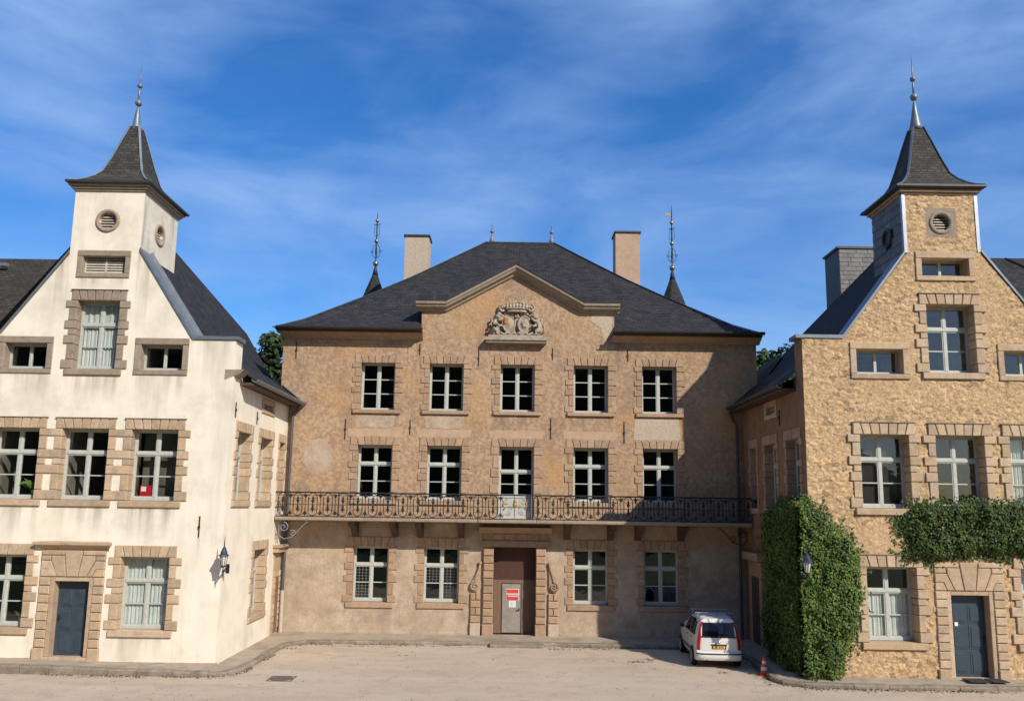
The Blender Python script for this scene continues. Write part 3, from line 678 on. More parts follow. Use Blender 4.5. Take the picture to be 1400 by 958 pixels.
def gutter(bld, a, b, mt='gutter_metal', out=Vector((1, 0, 0)), r=.1):
    mb = MB(); a, b = Vector(a), Vector(b); vs = []; n = 7
    for p in (a, b):
        for j in range(n): q = pi + pi * j / (n - 1); vs.append(p + out * r * cos(q) + Vector((0, 0, r * sin(q))))
        for j in range(n): q = 2 * pi - pi * j / (n - 1); vs.append(p + out * r * .85 * cos(q) + Vector((0, 0, r * .85 * sin(q))))
    k = 2 * n
    mb.add(vs, [(j, (j + 1) % k, k + (j + 1) % k, k + j) for j in range(k)] + [tuple(range(k - 1, -1, -1)), tuple(range(k, 2 * k))]); return mb.build('gutter', mt, bld)
gutter(BL, (-7.76, 24.0, 8.34), (-7.66, 29.48, 8.30), mt='lead')
s_ = MB(); s_.box(WORLD, -8.215, -7.80, 24.05, 29.46, 8.16, 8.24); s_.build('soffit', 'dark_wood', BL)
MB().stone(FL, [(-8.5, 8.22), (-8.06, 8.40), (-7.92, 8.55), (-8.5, 8.55)], -.5, .012, .02).build('kneeler_stone', 'grey_stone', BL)
anchor(BL, FL, -8.92, 3.66, 4.26); anchor(BL, FLS, 23.8, 7.15, 7.6); anchor(BL, FLS, 25.85, 7.15, 7.55)
strip('hip_flashing', 'zinc', BL, [(-8.5, 29.48, 8.97), (-7.74, 29.48, 8.36)], .16, .03)
pm = MB(); pm.tube([(-7.78, 29.36, 8.22), (-7.85, 29.36, 8.05), (-8.02, 29.36, 7.9), (-8.05, 29.36, 1.6)], .055, 8); pm.build('downpipe', 'pipe_grey', BL)
pm = MB(); pm.tube([(-8.05, 29.36, 1.6), (-8.05, 29.36, .15)], .065, 8); pm.build('downpipe', 'pipe_cream', BL)

# ================================================================== RIGHT WING (stone)
FRT = Fr((0, 23.15, 0), (1, 0, 0), (0, -1, 0)); FRS = Fr((8.48, 0, 0), (0, -1, 0), (-1, 0, 0))
BRT = thing('wing_building', 'rubble stone wing on the right with gable turret and ivy', 'building', (12.8, 23.15, 0))
QX0, QX1 = 11.70, 13.88
holes = []
def topR(u):
    if QX0 <= u <= QX1: return 14.22
    if u < QX0: return 9.66 if u <= 9.68 else 12.28 - (QX0 - u) * (12.28 - 9.66) / (QX0 - 9.68)
    return 9.66 if u >= 15.95 else 12.40 - (u - QX1) * (12.40 - 9.66) / (15.95 - QX1)
for uc in (10.73, 12.90, 15.03):
    window(BRT, FRT, uc, 1.40, 4.76, 6.86, lint=.33, holes=holes, ql=.34, qs=.22, proud=.06, deep=.24, cap=True, curt=[(0, .3, .0, 1), (.3, .65, .0, 1)] if uc > 14 else None,
           label={15.03: 'first-floor cross window with pale curtains at the edge of the picture'}.get(uc))
window(BRT, FRT, 10.73, 1.40, 1.08, 3.13, lint=.32, holes=holes, proud=.06, deep=.24, cap=True, curt=[(0, .5, .0, .66), (.5, 1, .0, .66)], label='ground-floor cross window with striped pale curtains')
window(BRT, FRT, 15.06, 1.40, 1.08, 3.13, lint=.32, holes=holes, proud=.06, deep=.24, cap=True, curt=[(0, .5, .0, 1)])
window(BRT, FRT, 12.87, 1.40, 8.69, 10.73, lint=.31, holes=holes, proud=.055, deep=.24, cap=True, label='tall gable window with cross frame')
for uc in (10.73, 15.05): window(BRT, FRT, uc, 1.36, 8.63, 9.36, style='low', quoins=False, holes=holes, proud=.055, deep=.2)
window(BRT, FRT, 12.83, 1.40, 11.60, 12.14, style='low', quoins=False, holes=holes, proud=.055, deep=.2)
oculus(BRT, FRT, 12.80, 13.25, .37, holes, square=True)
door(BRT, FRT, 12.90, 1.06, .15, 2.38, .97, holes, 3.28, cornice=False, label='blue-grey six-panel door beside the ivy, a small white notice on it', rows=9)
MB().box(FRT, 12.55, 12.64, -.235, -.206, 1.52, 1.62).build('notice', 'paper', BRT)
w = MB(); wall(w, FRT, [8.48, 9.68, QX0, QX0 + .001, QX1 - .001, QX1, 15.95, 17.3, 22], topR, -.1, holes)
w.build('wall', 'rubble_mortar', BRT)
w = MB(); hs_ = []
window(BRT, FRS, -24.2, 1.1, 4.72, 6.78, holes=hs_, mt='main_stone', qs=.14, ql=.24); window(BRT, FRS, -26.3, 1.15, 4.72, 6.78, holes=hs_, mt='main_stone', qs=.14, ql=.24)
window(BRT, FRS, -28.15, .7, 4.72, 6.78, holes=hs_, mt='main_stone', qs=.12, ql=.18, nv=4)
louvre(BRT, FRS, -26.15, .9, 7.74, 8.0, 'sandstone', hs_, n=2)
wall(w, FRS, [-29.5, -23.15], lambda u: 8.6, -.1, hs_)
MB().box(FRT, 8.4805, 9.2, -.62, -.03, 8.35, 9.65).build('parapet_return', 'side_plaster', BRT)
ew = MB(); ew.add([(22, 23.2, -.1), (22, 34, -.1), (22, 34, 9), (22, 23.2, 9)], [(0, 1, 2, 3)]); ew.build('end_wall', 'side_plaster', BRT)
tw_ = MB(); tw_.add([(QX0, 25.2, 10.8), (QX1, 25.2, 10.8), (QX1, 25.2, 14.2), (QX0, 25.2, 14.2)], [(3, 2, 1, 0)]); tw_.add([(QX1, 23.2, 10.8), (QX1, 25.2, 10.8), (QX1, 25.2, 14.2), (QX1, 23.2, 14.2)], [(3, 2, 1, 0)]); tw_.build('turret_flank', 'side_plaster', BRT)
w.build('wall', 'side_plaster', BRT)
# side doorway of the passage, moulded
sdm = MB(); sdm.box(FRS, -28.9, -27.5, -.2, .06, .15, 2.9); sdm.box(FRS, -29.1, -27.35, -.2, .24, 2.95, 3.2)
sdo = sdm.build('side_doorway', 'main_stone', BRT); MB().box(FRS, -28.6, -27.8, .05, .07, .2, 2.4).build('door', 'dark_wood', sdo)
# rubble stones laid over the front
def rubble(fr, u0, u1, z0, top, pad, name, parent, st=.032):
    """uneven rubble: a fine relief of irregular stones, each with its own tone, left out where dressed stone stands"""
    ztop_ = 14.2; nu, nz = int((u1 - u0) / st), int((ztop_ - z0) / st); idx = {}; vs = []; fs = []; tones = []; key = {}
    for i in range(nu + 1):
        u = u0 + i * st; tp = top(u) - .02
        for j in range(nz + 1):
            z = z0 + j * st
            if z > tp + st or any(q[0] + .03 < u < q[1] - .03 and q[2] + .03 < z < q[3] - .03 for q in pad): continue
            wx = noise.noise(Vector((u * 3.1, z * 3.1, 1.7))) * .10; wz = noise.noise(Vector((u * 3.1, z * 3.1, 9.2))) * .06
            P_ = Vector(((u + wx) * 5.8, (z + wz) * 9.2, 0.)); dist, pts = noise.voronoi(P_)
            g = min(1., max(0., (dist[1] - dist[0]) / .32)); k = pts[0]; hsh = math.sin(k.x * 127.1 + k.y * 311.7) * 43758.5453; hsh -= math.floor(hsh)
            cover = min(1., max(.35, .6 + 1.3 * noise.noise(Vector((u * .9, z * .9, 4.))) + .25))     # places where old lime still covers the stones
            d = .004 + cover * (g ** .6) * (.010 + .022 * hsh) + (noise.noise(Vector((u * 14, z * 14, 2.))) + .6 * noise.noise(Vector((u * 29, z * 29, 6.)))) * .0075
            idx[i, j] = len(vs); vs.append(fr.p(u, max(.001, d), min(z, tp))); key[i, j] = (hsh, cover, g)
    for (i, j) in idx:
        if (i + 1, j) in idx and (i, j + 1) in idx and (i + 1, j + 1) in idx:
            fs.append((idx[i, j], idx[i + 1, j], idx[i + 1, j + 1], idx[i, j + 1])); h_, c_, g_ = key[i, j]
            q = h_ * 7.13 % 1.
            t = 1 + c_ * ((h_ - .5) * .30 - (.22 if h_ < .07 else 0)) - (.20 * c_ if g_ < .2 else 0); w_ = (q - .5) * .16 * c_
            tones.append((t * (1 + w_ * .4), t, t * (1 - w_)))
    mb = MB(); mb.v = [tuple(v) for v in vs]; mb.f = fs; mb.mi = [0] * len(fs); mb.tone = tones
    o = mb.build(name, 'rubble_stone', parent, smooth=True); o['kind'] = 'stuff'
pad = []
for uc in (10.73, 12.90, 15.03): pad += [(uc - .88, uc + .88, 6.80, 7.18), (uc - .90, uc + .90, 4.58, 6.83)]
for uc in (10.73, 15.06): pad += [(uc - .88, uc + .88, 3.1, 3.44), (uc - .90, uc + .90, .9, 3.12), (uc - .85, uc + .85, 8.49, 9.55)]
pad += [(11.99, 13.75, 10.7, 11.03), (11.97, 13.77, 8.5, 10.72), (11.96, 13.70, 11.46, 12.33), (12.33, 13.27, 12.78, 13.72), (11.93, 13.87, .0, 3.28)]
rubble(FRT, 8.482, 16.4, -.05, topR, pad, 'rubble_facing', BRT)
# slate-hung flank of the turret, slate by slate
FQ = Fr((QX0, 0, 0), (0, -1, 0), (-1, 0, 0))
bk = MB(); bk.add([FQ.p(-25.2, 0, 10.8), FQ.p(-23.16, 0, 10.8), FQ.p(-23.16, 0, 14.2), FQ.p(-25.2, 0, 14.2)], [(0, 1, 2, 3)]); cl = bk.build('slate_cladding', 'gutter_metal', BRT)
for i in range(10):
    z = 11.2 + i * .3; 
    for k in range(6):
        a = -25.2 + k * .36 - (.18 if i % 2 else 0); b = a + .35
        a, b = max(a, -25.19), min(b, -23.17)
        if b - a < .05: continue
        if (((a + b) / 2 + 24.2) ** 2 + (z + .15 - 13.1) ** 2) < .07: continue
        m = MB(); v = [FQ.p(a, .004, z), FQ.p(b, .004, z), FQ.p(b, .004, z + .31), FQ.p(a, .004, z + .31), FQ.p(a, .03, z), FQ.p(b, .03, z), FQ.p(b, .012, z + .31), FQ.p(a, .012, z + .31)]
        m.add(v, [(4, 5, 6, 7), (0, 1, 5, 4), (1, 2, 6, 5), (2, 3, 7, 6), (3, 0, 4, 7)]); m.build('slate', 'slate_tile', cl)
hd = []; oculus(BRT, Fr((QX0 - .03, 0, 0), (0, -1, 0), (-1, 0, 0)), -24.2, 13.1, .32, hd, mt='gutter_metal')
for x in (QX0, QX1): MB().box(FRT, x - .05, x + .05, -.08, .035, 12.35 if x > 12 else 12.3, 14.18).build('corner_flashing', 'zinc', BRT)
c = MB()
for z, e in ((14.12, .05), (14.19, .12)): c.box(WORLD, QX0 - e, QX1 + e, 23.15 - e, 25.2 + e, z, z + .069)
c.build('cornice', 'main_stone', BRT)
cyR = 24.2
tower_roof(BRT, 12.79, cyR, 1.31, 1.26, 14.38, 'tower_slate', [(s * (1 + .12 * z / 2.4), z * 1.0) for s, z in SPROF], 'r')
finial(BRT, 12.79, cyR, 0, [(.22, 16.70), (.18, 16.85), (.13, 17.1), (.07, 17.45), (.04, 17.66)] + ballprof(17.84, .12) + [(.035, 17.98), (.03, 18.3)] + ballprof(18.46, .09) + [(.024, 18.6), (.008, 19.3)])
RZ2 = 13.5
rf = MB(); r0, r1 = (12.79, 23.2, RZ2), (12.79, 27.3, RZ2); H = (10.9, 29.75, 11.2); fold = (9.75, 30.6, 9.75)
rf.quad(fold, (9.69, 23.17, 9.69), r1, H); rf.quad((9.69, 23.17, 9.69), r0, r0, r1)
rf.quad((8.75, 29.9, 9.0), (8.75, 23.7, 9.0), (9.69, 23.7, 9.69), fold); rf.quad((8.02, 29.5, 8.36), (8.02, 23.7, 8.36), (8.75, 23.7, 9.0), (8.75, 29.5, 9.0))
rf.quad((17.2, 23.2, 8.0), (17.2, 30, 8.0), r1, r0); rf.quad((13.4, 24.2, 8.0), (34, 24.2, 8.0), (34, 30, 14.4), (13.4, 30, 14.4))
rf.quad((9.0, 33.6, 9.3), (9.0, 29.6, 8.9), (10.2, 29.9, 10.4), (11, 33.6, 11.0))
rf.build('roof', 'slate', BRT)
strip('hip_flashing', 'gutter_metal', BRT, [(19.0, 30, 14.36), (20.8, 28.2, 12.4)], .2, .05)
coping(BRT, [(8.30, 9.67), (9.69, 9.67), (QX0 - .06, 12.25)], fr=FRT, mt='lead'); coping(BRT, [(QX1 + .06, 12.35), (15.95, 9.67), (17.3, 9.67)], fr=FRT, mt='lead')
gutter(BRT, (7.98, 23.7, 8.36), (7.98, 29.48, 8.36), out=Vector((-1, 0, 0)))
MB().box(WORLD, 8.02, 8.475, 23.75, 29.46, 8.18, 8.26).build('soffit', 'dark_wood', BRT)
# slate-hung chimney beside the turret
ch = MB(); ch.box(WORLD, 11.97, 13.3, 28.6, 29.9, 10.5, 14.22); cho = ch.build('chimney', 'gutter_metal', BRT)
MB().box(WORLD, 11.91, 13.36, 28.54, 29.96, 14.22, 14.30).build('chimney_cap', 'gutter_metal', cho)
FCH = Fr((0, 28.6, 0), (1, 0, 0), (0, -1, 0))
for i in range(15):
    z = 11.7 + i * .168
    for k in range(9):
        a = 11.99 + k * .21 - (.105 if i % 2 else 0) + jit(.01); b = min(a + .204, 13.3); a = max(a, 11.99)
        if b - a < .04: continue
        m = MB(); v = [FCH.p(a, .003, z), FCH.p(b, .003, z + jit(.008)), FCH.p(b, .003, z + .18), FCH.p(a, .003, z + .18), FCH.p(a, .022, z), FCH.p(b, .022, z), FCH.p(b, .008, z + .18), FCH.p(a, .008, z + .18)]
        m.add(v, [(4, 5, 6, 7), (0, 1, 5, 4), (1, 2, 6, 5), (2, 3, 7, 6), (3, 0, 4, 7)]); m.build('slate', 'slate_tile', cho)
pm = MB(); pm.tube([(8.0, 29.36, 8.2), (8.1, 29.36, 7.9), (8.25, 29.36, 7.7), (8.25, 29.36, .15)], .055, 8); pm.build('downpipe', 'pipe_grey', BRT)
anchor(BRT, FRS, -25.3, 7.3, 7.8)

# ================================================================== MAIN HOUSE
FM = Fr((0, 29.5, 0), (1, 0, 0), (0, -1, 0))
BM = thing('main_building', 'ochre plastered manor house in the middle with carved pediment and long balcony', 'building', (.2, 29.5, 0))
holes = []
XC = (-4.98, -2.44, .20, 2.92, 5.46)
mk = dict(mt='main_stone', proud=.022, qs=.20, ql=.31, holes=holes)
for i, x in enumerate(XC):
    window(BM, FM, x, 1.27, 8.10, 9.85, style='two', lint=.29, sill=.14, sw=.24, sill_d=.12, deep=.2, lint_ext=.24, **mk)
    if i == 2: window(BM, FM, x, 1.27, 4.16, 6.80, style='french', lint=.29, sill=.02, sw=.1, deep=.2, lint_ext=.28, label='central french window opening on the balcony', **mk)
    else: window(BM, FM, x, 1.27, 4.82, 6.80, lint=.29, sill=.16, deep=.2, lint_ext=.28, **mk)
for i, x in enumerate(XC):
    if i == 2: continue
    window(BM, FM, x, 1.27, 1.21, 3.16, lint=.34, sill=.19, deep=.16, lint_ext=.22, lead={0: (0, 1), 1: (0 + 1, 3, 4)}.get(i, ()), label={0: 'ground-floor window with leaded panes at left', 1: 'ground-floor window with leaded panes near the door'}.get(i), **mk)
DX0, DX1 = -.57, .95
holes.append((DX0, DX1, .1, 3.2))
def topM(u):
    if -3.42 <= u <= 3.80:
        if u < -2.5 or u > 2.66: return 12.0
        return 12.0 + (1.42 * (u + 2.5) / 2.61 if u < .11 else 1.42 * (2.66 - u) / 2.55)
    return 11.0
w = MB(); wall(w, FM, [-8.55, -3.421, -3.42, -2.5, .11, 2.66, 3.80, 3.801, 9.1], topM, 3.99, [h for h in holes if h[3] > 4.2])
w.add([(-8.55, 29.5, 3.99), (-8.55, 43, 3.99), (-8.55, 43, 11), (-8.55, 29.5, 11)], [(3, 2, 1, 0)]); w.add([(9.1, 29.5, 3.99), (9.1, 43, 3.99), (9.1, 43, 11), (9.1, 29.5, 11)], [(0, 1, 2, 3)])
w.add([(-8.55, 43, 3.99), (9.1, 43, 3.99), (9.1, 43, 11), (-8.55, 43, 11)], [(3, 2, 1, 0)])
w.build('wall', 'ochre_plaster', BM)
for a, b in ((-3.42, -3.2), (3.58, 3.80)): MB().box(FM, a, b, -1.2, -.002, 10.9, 11.99).build('parapet_return', 'ochre_plaster', BM)
w = MB(); wall(w, FM, [-8.55, 9.1], lambda u: 3.99, -.1, [h for h in holes if h[3] < 4.2], depth=.45); w.build('wall', 'grey_plaster', BM)
MB().box(FM, -8.3, -1.45, -.05, .03, -.05, .22, c=.01).build('plinth', 'grey_plaster', BM); MB().box(FM, 1.8, 8.4, -.05, .03, -.05, .22, c=.01).build('plinth', 'grey_plaster', BM)
# repaired plaster patches
def patch(pts, mt, d=.008):
    P = []
    n = len(pts)
    for i in range(n):
        a, b = pts[i], pts[(i + 1) % n]; k = max(1, int(math.hypot(b[0] - a[0], b[1] - a[1]) / .09))
        for j in range(k): t = j / k; P.append((a[0] + (b[0] - a[0]) * t + jit(.022), a[1] + (b[1] - a[1]) * t + jit(.022)))
    MB().prism(FM, P, -.01, d).build('plaster_patch', mt, BM)
for i, x in enumerate(XC[:4]): patch([(x - 1.0, 7.11), (x + .95, 7.11), (x + .97, 7.40), (x - 1.02, 7.40)], 'patch_plaster')
patch([(4.5, 7.12), (6.2, 7.12), (6.18, 7.93), (4.52, 7.93)], 'bare_patch')
for x in XC[:2]: patch([(x - .72, 7.45), (x + .62, 7.45), (x + .7, 7.9), (x - .78, 7.9)], 'grey_plaster', .006)
patch([(3.05, 11.95), (3.75, 11.98), (3.72, 11.2), (3.45, 10.75), (3.3, 11.3), (2.85, 11.6)], 'bare_patch')
patch([(-7.05 + .55 * cos(q), 6.35 + .66 * sin(q)) for q in [2 * pi * k / 16 for k in range(16)]], 'grey_plaster', .005)
# pediment cornice
def moulding(name, pts, prof, mt, bld, fr=FM, ends=None):
    n = len(prof); vs = []
    for i, (u, z) in enumerate(pts):
        for d, h in prof: vs.append(fr.p(u + ((-d * .5 if i == 0 else d * .5) if ends and i in (0, len(pts) - 1) else 0), d, z + h))
    fs = [tuple(range(n)), tuple(range(len(vs) - 1, len(vs) - n - 1, -1))]
    for i in range(len(pts) - 1):
        for j in range(n): fs.append((i * n + j, i * n + n + j, i * n + n + (j + 1) % n, i * n + (j + 1) % n))
    return MB().add(vs, fs).build(name, mt, bld)
PED = [(-3.62, 11.82), (-2.48, 11.82), (.11, 13.26), (2.66, 11.82), (3.98, 11.82)]
moulding('pediment_cornice', PED, [(-.3, .12), (.02, 0), (.10, .03), (.12, .10), (.26, .15), (.30, .24), (.34, .25), (.36, .34), (-.3, .36)], 'grey_stone', BM)
moulding('pediment_flashing', [(a, b + .355) for a, b in PED], [(-.5, .0), (.38, .0), (.385, .03), (-.5, .035)], 'gutter_metal', BM)
# eaves
for a, b in ((-8.62, -3.34), (3.72, 9.22)):
    moulding('eave_cornice', [(a, 10.74), (b, 10.74)], [(-.1, 0), (.05, 0), (.12, .08), (.2, .10), (.32, .16), (.36, .2), (-.1, .22)], 'main_stone', BM)
    MB().box(FM, a, b, -.1, .5, 10.955, 10.99).build('soffit', 'dark_wood', BM)
    gutter(BM, (a - .05, 29.5 - .57, 11.09), (b + .03, 29.5 - .57, 11.09), out=Vector((0, -1, 0)), r=.105)
# roof: hipped, flared at the eaves; a gap behind the pediment is closed by its own little roof
T = [(0.05, 11.03), (.95, 11.55), (1.75, 12.15), (2.9, 13.02), (4.4, 14.22), (5.8, 15.42), (7.4, 16.82)]
def hipx(t): return -8.85 + t * 1.015, 9.28 - t * .995
rf = MB()
for (t0, z0), (t1, z1) in zip(T, T[1:]):
    a0, b0 = hipx(t0); a1, b1 = hipx(t1); y0, y1 = 28.9 + t0, 28.9 + t1; Y0, Y1 = 43.9 - t0, 43.9 - t1
    if z1 < 13.6: # leave room for the pediment
        def cut(z): return max(-3.40, -2.5 - 0 + (z - 12.1) * 1.8) if z > 12.1 else -3.40
        rf.quad((a0, y0, z0), (-3.40, y0, z0), (-3.40, y1, z1), (a1, y1, z1)); rf.quad((3.78, y0, z0), (b0, y0, z0), (b1, y1, z1), (3.78, y1, z1))
        if z0 > 11.3: rf.quad((-3.40, y0, z0), (3.78, y0, z0), (3.78, y1, z1), (-3.40, y1, z1))
    else: rf.quad((a0, y0, z0), (b0, y0, z0), (b1, y1, z1), (a1, y1, z1))
    rf.quad((a0, Y0, z0), (a0, y0, z0), (a1, y1, z1), (a1, Y1, z1)); rf.quad((b0, y0, z0), (b0, Y0, z0), (b1, Y1, z1), (b1, y1, z1)); rf.quad((b0, Y0, z0), (a0, Y0, z0), (a1, Y1, z1), (b1, Y1, z1))
a1, b1 = hipx(7.4); rf.quad((a1, 36.3, 16.82), (b1, 36.3, 16.82), (b1, 36.5, 16.82), (a1, 36.5, 16.82))
for s in (-1, 1): # pediment roof running back into the slope
    e = -2.5 if s < 0 else 2.66; ee = -3.6 if s < 0 else 3.95
    q = [(e, 29.2, 12.18), (e, 30.6, 12.18), (.11, 33.2, 13.62), (.11, 29.2, 13.62)]
    rf.quad(*(q if s > 0 else [q[1], q[0], q[3], q[2]]))
    q = [(ee, 29.2, 12.18), (ee, 30.8, 12.18), (e, 30.8, 12.18), (e, 29.2, 12.18)]
    rf.quad(*(q if s > 0 else [q[1], q[0], q[3], q[2]]))
mroof = rf.build('roof', 'slate', BM)
for k in range(2): strip('hip_flashing', 'gutter_metal', mroof, [(hipx(t)[k], 28.9 + t, z + .005) for t, z in T], .12, .03)
strip('ridge_flashing', 'gutter_metal', mroof, [(a1, 36.4, 16.82), (b1, 36.4, 16.82)], .25, .05)
for x in (-1.04, 1.76):
    finial(BM, x, 36.4, 0, [(.12, 16.8), (.11, 17.0), (.06, 17.15), (.03, 17.3)] + ballprof(17.40, .09) + [(.02, 17.5), (.03, 17.6)] + ballprof(17.68, .035) + [(.01, 17.75), (.004, 17.95)], 'iron_grey')
for x0, x1, zt in ((-5.22, -4.08, 17.35), (4.86, 6.02, 17.68)):
    cm = MB(); cm.box(WORLD, x0, x1, 37.1, 38.1, 13.5, zt); cc = cm.build('chimney', 'bare_patch' if x0 < 0 else 'patch_plaster', BM)
    MB().box(WORLD, x0 - .06, x1 + .06, 37.04, 38.16, zt, zt + .08).build('chimney_cap', 'gutter_metal', cc)
for u, z0, z1 in ((-8.05, 10.0, 10.6), (-3.45, 10.2, 10.6), (-6.1, 7.0, 7.75), (-3.72, 7.2, 7.75), (1.5, 10.05, 10.5), (4.3, 10.05, 10.5), (1.45, 7.1, 7.9), (4.15, 7.0, 7.8), (-1.25, 9.8, 10.4)): anchor(BM, FM, u, z0, z1)
MB().box(FM, -3.88, -3.84, 0, .02, 9.9, 10.72).build('pilaster_edge', 'patch_plaster', BM)
# --- main doorway
dw = thing('x', None, None) if False else None
ent = MB()
ent.box(FM, -1.0, 1.4, -.05, .16, 3.21, 3.42); ent.box(FM, -.92, 1.32, -.05, .10, 3.42, 3.70)
en = moulding('entablature', [(-1.1, 3.70), (1.5, 3.70)], [(-.05, 0), (.12, 0), (.15, .06), (.25, .12), (.3, .2), (-.05, .22)], 'main_stone', BM)
ent.build('frieze', 'main_stone', en)
for k in range(4): MB().box(FM, -.6 + k * .42, -.22 + k * .42, .09, .125, 3.46, 3.66, c=.012).build('frieze_panel', 'main_stone', en)
for s, x0, x1 in ((-1, -.93, DX0), (1, DX1, 1.30)):
    MB().box(FM, x0, x1, -.42, .06, .12, 3.20).build('door_jamb', 'main_stone', en)
    MB().box(FM, x0 - .02, x1 + .02, .05, .17, .12, .52, c=.02).build('quoin', 'main_stone', en)
    for i in range(10): MB().box(FM, x0 + jit(.008), x1 + jit(.004), .05, .13 + jit(.012), .54 + i * .262, .785 + i * .262, c=.025).build('quoin', 'main_stone', en)
    # outer scrolled pier
    a, b = (-1.37, -1.02) if s < 0 else (1.40, 1.75)
    MB().box(FM, a - .01, b + .01, -.02, .12, .12, .55, c=.02).build('quoin', 'bare_patch', en)
    for i in range(4):
        z = .57 + i * .26
        if i % 2: 
            MB().box(FM, a, (a + b) / 2 - .01, -.02, .09, z, z + .24, c=.02).build('quoin', 'main_stone', en); MB().box(FM, (a + b) / 2 + .01, b, -.02, .09, z, z + .24, c=.02).build('quoin', 'main_stone', en)
        else: MB().box(FM, a, b, -.02, .10, z, z + .24, c=.02).build('quoin', 'main_stone', en)
    cx = (a + b) / 2 + s * .02; v = MB()
    # a carved console: a swelling tear-drop body with a coil at its foot and a curled tip
    out = []
    for k in range(25):
        q = pi * (1.0 + k / 24 * 1.25) if s > 0 else pi * (-.0 - k / 24 * 1.25); out.append((cx + .185 * cos(q), 1.83 + .215 * sin(q)))
    tip = [(cx - s * .02, 2.25), (cx - s * .10, 2.42), (cx - s * .15, 2.58), (cx - s * .19, 2.62), (cx - s * .20, 2.40), (cx - s * .19, 2.10)]
    v.stone(FM, out + tip if s > 0 else (out + tip)[::-1], -.02, .085, .02)
    ring = spiral(FM, cx, 1.83, .10, .165, 1.7, pi / 2, -s, 30, .12)
    v.tube(ring, [.042 - .018 * k / len(ring) for k in range(len(ring))], 7)
    v.tube([FM.p(cx - s * .0, .10, 1.995), FM.p(cx - s * .05, .10, 2.2), FM.p(cx - s * .13, .10, 2.42), FM.p(cx - s * .17, .10, 2.6)], [.042, .04, .035, .03], 7); v.ball(FM.p(cx - s * .17, .08, 2.64), .065, 10)
    v.build('volute', 'main_stone', en, smooth=False)
MB().box(FM, DX0, DX1, -.5, -.42, 2.02, 3.2).build('transom_panel', 'brown_panel', en)
dd = MB(); dd.box(FM, DX0, -.29, -.5, -.42, .15, 2.02); dd.box(FM, .45, DX1, -.5, -.42, .15, 2.02); dd.box(FM, -.29, .45, -.5, -.42, 1.90, 2.02); dd.box(FM, -.29, .45, -.5, -.46, .15, 1.90)
do = dd.build('door_casing', 'brown_wood', en)
dl = MB(); dl.stone(FM, [(-.25, .17), (.42, .17), (.42, 1.87), (-.25, 1.87)], -.47, -.41, .006); dlo = dl.build('door', 'grey_door', en)
hm = MB(); hm.tube([FM.p(.37, -.41, .98), FM.p(.37, -.36, .98), FM.p(.27, -.36, .96)], .012); hm.box(FM, .35, .39, -.412, -.40, .93, 1.03); hm.build('handle', 'iron', dlo)
# notice board and paper on the door
sg = thing('door_notice', 'red and white prohibition notice fixed on the grey door', 'sign', FM.p(.12, -.40, 1.5))
m = MB(); m.stone(FM, [(-.10, 1.30), (.36, 1.30), (.36, 1.70), (-.10, 1.70)], -.41, -.398, .004); m.build('board', 'white_paint', sg)
m = MB()
for z0, z1 in ((1.545, 1.685), (1.315, 1.50)): m.box(FM, -.085, .345, -.399, -.393, z0, z1)
m.build('red_band', 'sign_red', sg)
m = MB(); random.seed(3)
for z, u_, u1_ in ((1.512, -.07, .33), (1.43, -.03, .29)):
    u = u_
    while u < u1_:
        wd = random.choice((.018, .022, .026)); m.box(FM, u, u + wd, -.394, -.390, z, z + (.024 if z > 1.5 else .04)); u += wd + .009
m.build('lettering', 'sign_red', sg).data.materials[0] = M['white_paint']
pp = thing('paper_sheet', 'white paper sheet with small print, below the red notice', 'paper', FM.p(.12, -.40, 1.18))
MB().box(FM, 0, .25, -.41, -.404, 1.06, 1.28).build('sheet', 'paper', pp)
m = MB()
for k in range(5): m.box(FM, .05, .05 + random.uniform(.1, .16), -.4045, -.4025, 1.11 + k * .028, 1.116 + k * .028)
m.build('print', 'ink', pp)
# --- coat of arms in the pediment
ca = MB()
ca.box(FM, -.98, 1.26, -.05, .30, 10.64, 10.72); ca.box(FM, -1.0, 1.28, -.05, .36, 10.72, 10.84); ca.box(FM, -.9, 1.18, -.05, .28, 10.84, 10.93)
crest = ca.build('coat_of_arms', 'carved_stone', BM)
c0 = .14
MB().prism(FM, [(c0 + 1.02 * cos(q) * (1 if sin(q) < .5 else .98), 10.93 + 1.15 * sin(q)) for q in [pi * k / 20 for k in range(21)]], -.02, .05).build('back_plate', 'carved_stone', crest)
def shield(cx, cz, rx, rz, name):
    m = MB(); n = 20; vs = []; fs = []
    rings = [(1.0, .10), (1.02, .16), (.9, .19), (.84, .16), (.5, .22), (.0, .25)]
    for k, d in rings:
        for j in range(n):
            q = 2 * pi * j / n; zz = sin(q); x = cos(q) * (1 - .18 * max(0, -zz)); vs.append(FM.p(cx + rx * k * x, d, cz + rz * k * zz))
    for i in range(len(rings) - 1):
        for j in range(n): fs.append((i * n + j, i * n + (j + 1) % n, (i + 1) * n + (j + 1) % n, (i + 1) * n + j))
    m.add(vs, fs); return m.build(name, 'carved_stone', crest, smooth=True)
shield(c0 - .29, 11.38, .27, .37, 'shield'); shield(c0 + .29, 11.33, .26, .36, 'shield')
MB().stone(FM, [(c0 - .46, 11.36), (c0 - .31, 11.36), (c0 - .31, 11.60), (c0 - .46, 11.60)], .1, .238, .012).build('painted_field', 'arms_orange', crest)
MB().stone(FM, [(c0 + .22, 11.22), (c0 + .36, 11.22), (c0 + .40, 11.42), (c0 + .29, 11.50), (c0 + .18, 11.42)], .1, .275, .03).build('charge', 'carved_stone', crest)
m = MB() # crown
m.tube([FM.p(c0 + .34 * cos(q), .18 + .12 * sin(q), 11.83) for q in [2 * pi * k / 18 for k in range(18)]], .045, 6, closed=True)
